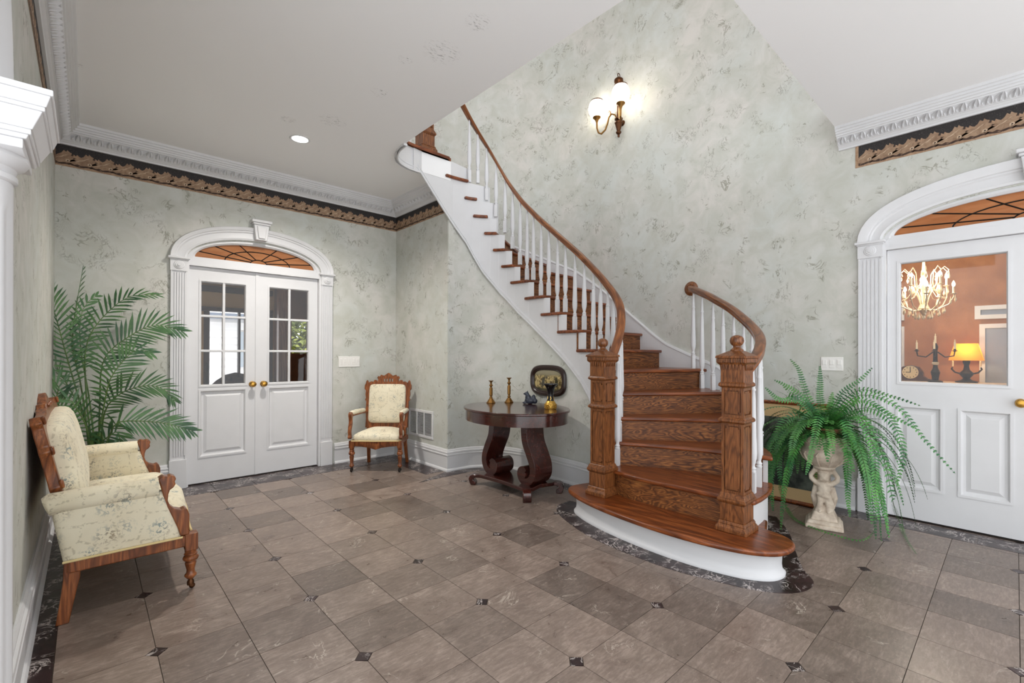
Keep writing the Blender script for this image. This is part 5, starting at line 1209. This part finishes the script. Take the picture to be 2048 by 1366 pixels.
# dining room behind the single-pane doors: far wall at x = 7.8
XF = 7.8
OR = mk_stone('rust_wallpaper', srgb(150, 98, 64), srgb(170, 116, 78), 5, .6)
struct(MB().box(XF, XF+.1, -2.5, 3.2, 0, 3).build('wall_dining', OR, smooth=0), 'rust coloured wall of the room behind the single-pane doors'); struct(MB().box(XR+.13, XF, 3.1, 3.2, 0, 3).build('wall_dining_side', OR, smooth=0)); struct(MB().box(XR+.13, XF, -2.6, -2.5, 0, 3).build('wall_dining_far_side', OR, smooth=0))
struct(MB().box(XR+.13, XF, -2.5, 3.1, -.12, -.005).build('floor_dining', OAKX, smooth=0)); struct(MB().box(XR+.13, XF+.1, -2.6, 3.2, 2.75, 2.85).build('ceiling_dining', CEIL, smooth=0))
BLUE = plain('blue_grey_pane', srgb(150, 156, 168), .12)
def dwin(name, y0, y1, z0, z1, label, blinds=False):
    w_ = sempty(name, label); MB().box(XF-.03, XF, y0, y1, z0, z0+.05).box(XF-.03, XF, y0, y1, z1-.05, z1).box(XF-.03, XF, y0, y0+.05, z0+.05, z1-.05).box(XF-.03, XF, y1-.05, y1, z0+.05, z1-.05).build('frame', WHITE, w_, smooth=0)
    MB().box(XF-.008, XF-.003, y0+.04, y1-.04, z0+.04, z1-.04).build('pane', BLUE, w_, smooth=0)
    if blinds:
        for k in range(int((z1-z0-.1)/.055)): MB().box(XF-.022, XF-.012, y0+.05, y1-.05, z0+.055+k*.055, z0+.10+k*.055).build('blind_slat', PLAST, w_, smooth=0)
dwin('window_4', 1.0, 1.7, .55, 1.60, 'window with white blinds behind the single-pane door', True); dwin('window_5', 1.0, 1.7, 1.68, 1.88, 'small transom over the blind window behind the single-pane door')
dwin('window_6', -.45, .30, .72, 1.60, 'white framed window behind the single-pane door'); dwin('window_7', -.45, .34, 1.66, 1.82, 'small leaded transom behind the single-pane door')
sb = thing('sideboard', 'dark wooden sideboard with pale marble top behind the single-pane door', 'sideboard', (7.5, .55, 0))
MB().box(-.22, .28, -.75, .75, .10, .87).build('body', MAHO, sb, bevel=.006); MB().box(-.26, .29, -.80, .80, .87, .905).build('top', mk_stone('pale_marble', srgb(216, 190, 160), srgb(232, 214, 190), 8, .3), sb, bevel=.006)
for sy in (-.5, 0, .5): d_ = MB().box(-.235, -.22, sy-.22, sy+.22, .16, .78).build('door', MAHO, sb, bevel=.004); MB().ell((-.245, sy+.16, .48), (.012, .012, .012), 8, 6).build('knob', BRASS, d_)
for sx, sy in ((-.18, -.7), (-.18, .7), (.24, -.7), (.24, .7)): MB().box(sx-.03, sx+.03, sy-.03, sy+.03, 0, .11).build('leg', MAHO, sb)
ZS = .905
ck = thing('mantel_clock', 'tambour wooden mantel clock with pale dial behind the single-pane door', 'clock', (7.55, .905, ZS))
MB().slab([(-.26, 0), (.26, 0), (.25, .02), (.17, .03), (.13, .06), (.115, .12), (.08, .175), (0, .195), (-.08, .175), (-.115, .12), (-.13, .06), (-.17, .03), (-.25, .02)], 'x', -.05, .05).build('case', OAKD, ck, bevel=.006)
m = MB(); m.T = Matrix.Translation((-.051, 0, .108)) @ Matrix.Rotation(-pi/2, 4, 'Y'); m.lathe([(0, 0), (.078, 0), (.080, .004), (.074, .006), (0, .006)], 24, caps=False); dl = m.build('dial', plain('dial_cream', srgb(226, 206, 164), .4), ck)
MB().box(-.0595, -.058, -.004, .004, .108, .165).build('hand', IRON, dl); MB().box(-.0595, -.058, -.004, .045, .104, .112).build('hand', IRON, dl)
m = MB()
for i in range(12): a = i*pi/6; m.box(-.0585, -.0572, .062*sin(a)-.003, .062*sin(a)+.003, .108+.062*cos(a)-.007, .108+.062*cos(a)+.007)
stuff(m.build('numerals', IRON, dl))
WAX = plain('candle_wax', srgb(236, 222, 190), .5)
ca = thing('candelabra', 'dark iron candelabra with four candles beside the table lamp', 'candelabra', (7.33, .655, ZS))
MB().lathe([(0, 0), (.07, 0), (.065, .015), (.03, .03), (.035, .08), (.045, .12), (.025, .17), (.02, .20), (.03, .22), (.022, .26), (.02, .38), (.028, .42), (.014, .46), (0, .47)], 14, caps=False).build('stem', IRON, ca); MB().ell((0, 0, .225), (.034, .034, .026), 12, 8).build('ball', WAX, ca)
for i, a in enumerate((pi/2, -pi/2, .15, pi)):
    d = Vector((cos(a), sin(a), 0)); L = .17 if i < 2 else .11
    MB().tube([d*.02+Vector((0, 0, .36)), d*L*.5+Vector((0, 0, .30)), d*L*.95+Vector((0, 0, .315)), d*L+Vector((0, 0, .37))], .008, 6).build('arm', IRON, ca)
    MB().lathe([(.01, 0), (.03, .012), (.012, .014), (.012, .03)], 10, tuple(d*L+Vector((0, 0, .365)))).build('cup', IRON, ca); MB().lathe([(.010, 0), (.010, .085), (.003, .09), (.006, .10), (0, .12)], 8, tuple(d*L+Vector((0, 0, .39)))).build('candle', WAX, ca)
MB().lathe([(.010, 0), (.010, .085), (.003, .09), (.006, .10), (0, .12)], 8, (0, 0, .465)).build('candle', WAX, ca)
tl = thing('table_lamp', 'iron table lamp with amber tapered shade on the sideboard', 'lamp', (7.56, .40, ZS))
MB().lathe([(0, 0), (.10, 0), (.10, .015), (.05, .03), (.03, .05), (.06, .09), (.065, .11), (.03, .15), (.022, .20), (.035, .24), (.03, .28), (.012, .30), (.010, .36), (0, .36)], 14, caps=False).build('base', IRON, tl)
for s in (-1, 1): MB().tube([(0, s*.04, .10), (0, s*.10, .12), (0, s*.13, .16), (0, s*.12, .18)], .010, 6).build('side_arm', IRON, tl); MB().lathe([(.008, 0), (.008, .06), (0, .07)], 8, (0, s*.12, .19)).build('candle', WAX, tl)
sm_ = NT('amber_shade'); sm_.B('Base Color', srgb(226, 166, 62)).B('Roughness', .7); t = sm_.n('BsdfTranslucent', i0=srgb(232, 168, 64)); x = sm_.n('MixShader'); x.inputs[0].default_value = .6
sm_.nt.links.new(sm_.b.outputs[0], x.inputs[1]); sm_.nt.links.new(t.outputs[0], x.inputs[2]); sm_.nt.links.new(x.outputs[0], sm_.nt.nodes['Material Output'].inputs[0])
MB().loft([[(i*.148, j*.148, .262) for i, j in ((-1, -1), (1, -1), (1, 1), (-1, 1))], [(i*.098, j*.098, .46) for i, j in ((-1, -1), (1, -1), (1, 1), (-1, 1))]], caps=False).build('shade', sm_.mat, tl, smooth=0)
lamp('table_lamp_bulb', 'POINT', (7.56, .40, ZS+.36), 3, (1, .75, .45), .04)
# chandelier
cd = thing('chandelier', 'crystal chandelier with glowing candle bulbs behind the single-pane door', 'chandelier', (6.55, .68, 1.66))
CRY = plain('gilt_crystal', srgb(240, 222, 186), .2, .3); BULB = mk_emit('candle_bulb', (1, .86, .62), 30)
MB().lathe([(0, -.02), (.015, 0), (.03, .03), (.05, .07), (.03, .12), (.015, .2), (.02, .3), (.035, .34), (.02, .4), (.010, .6), (.010, 1.06), (.05, 1.085), (0, 1.09)], 12, caps=False).build('stem', CRY, cd)
for i in range(10):
    a = i*pi/5+.2; d = Vector((cos(a), sin(a), 0)); L = .24 if i % 2 else .20; zz_ = .20 if i % 2 else .30; V = lambda f, z: d*f+Vector((0, 0, z))
    MB().tube([V(.03, .06), V(.10, .045), V(L*.85, .10), V(L*1.02, .18), V(L, zz_)], .006, 6).build('arm', CRY, cd)
    MB().tube([V(.02, .08), V(.05, .20), V(.11, .33), V(.12, .44), V(.17, .50), V(.205, .46), V(.19, .42)], .0045, 6).build('upper_scroll', CRY, cd)
    MB().tube([V(.03, .33), V(.09, .27), V(.15, .18), V(.19, .17)], .003, 5).build('bead_chain', CRY, cd)
    MB().lathe([(.012, 0), (.03, .01), (.012, .012), (.009, .02), (.009, .08), (0, .08)], 8, tuple(V(L, zz_)), caps=False).build('candle_sleeve', WAX, cd)
    MB().lathe([(0, 0), (.010, .006), (.014, .022), (.008, .045), (0, .06)], 8, tuple(V(L, zz_+.08)), caps=False).build('bulb', BULB, cd)
    for f, z in ((L*1.06, zz_-.03), (L*.9, zz_-.05), (.13, .03), (.07, .0), (.17, .06), (.205, .42), (.12, .30)): MB().lathe([(0, -.055), (.010, -.035), (.012, -.025), (.004, 0), (.0015, .03), (0, .03)], 6, tuple(V(f, z)), caps=False).build('crystal_drop', CRY, cd)
lamp('chandelier_glow', 'POINT', (6.55, .68, 2.1), 36, (1, .90, .76), .22)
bpy.context.view_layer.update()
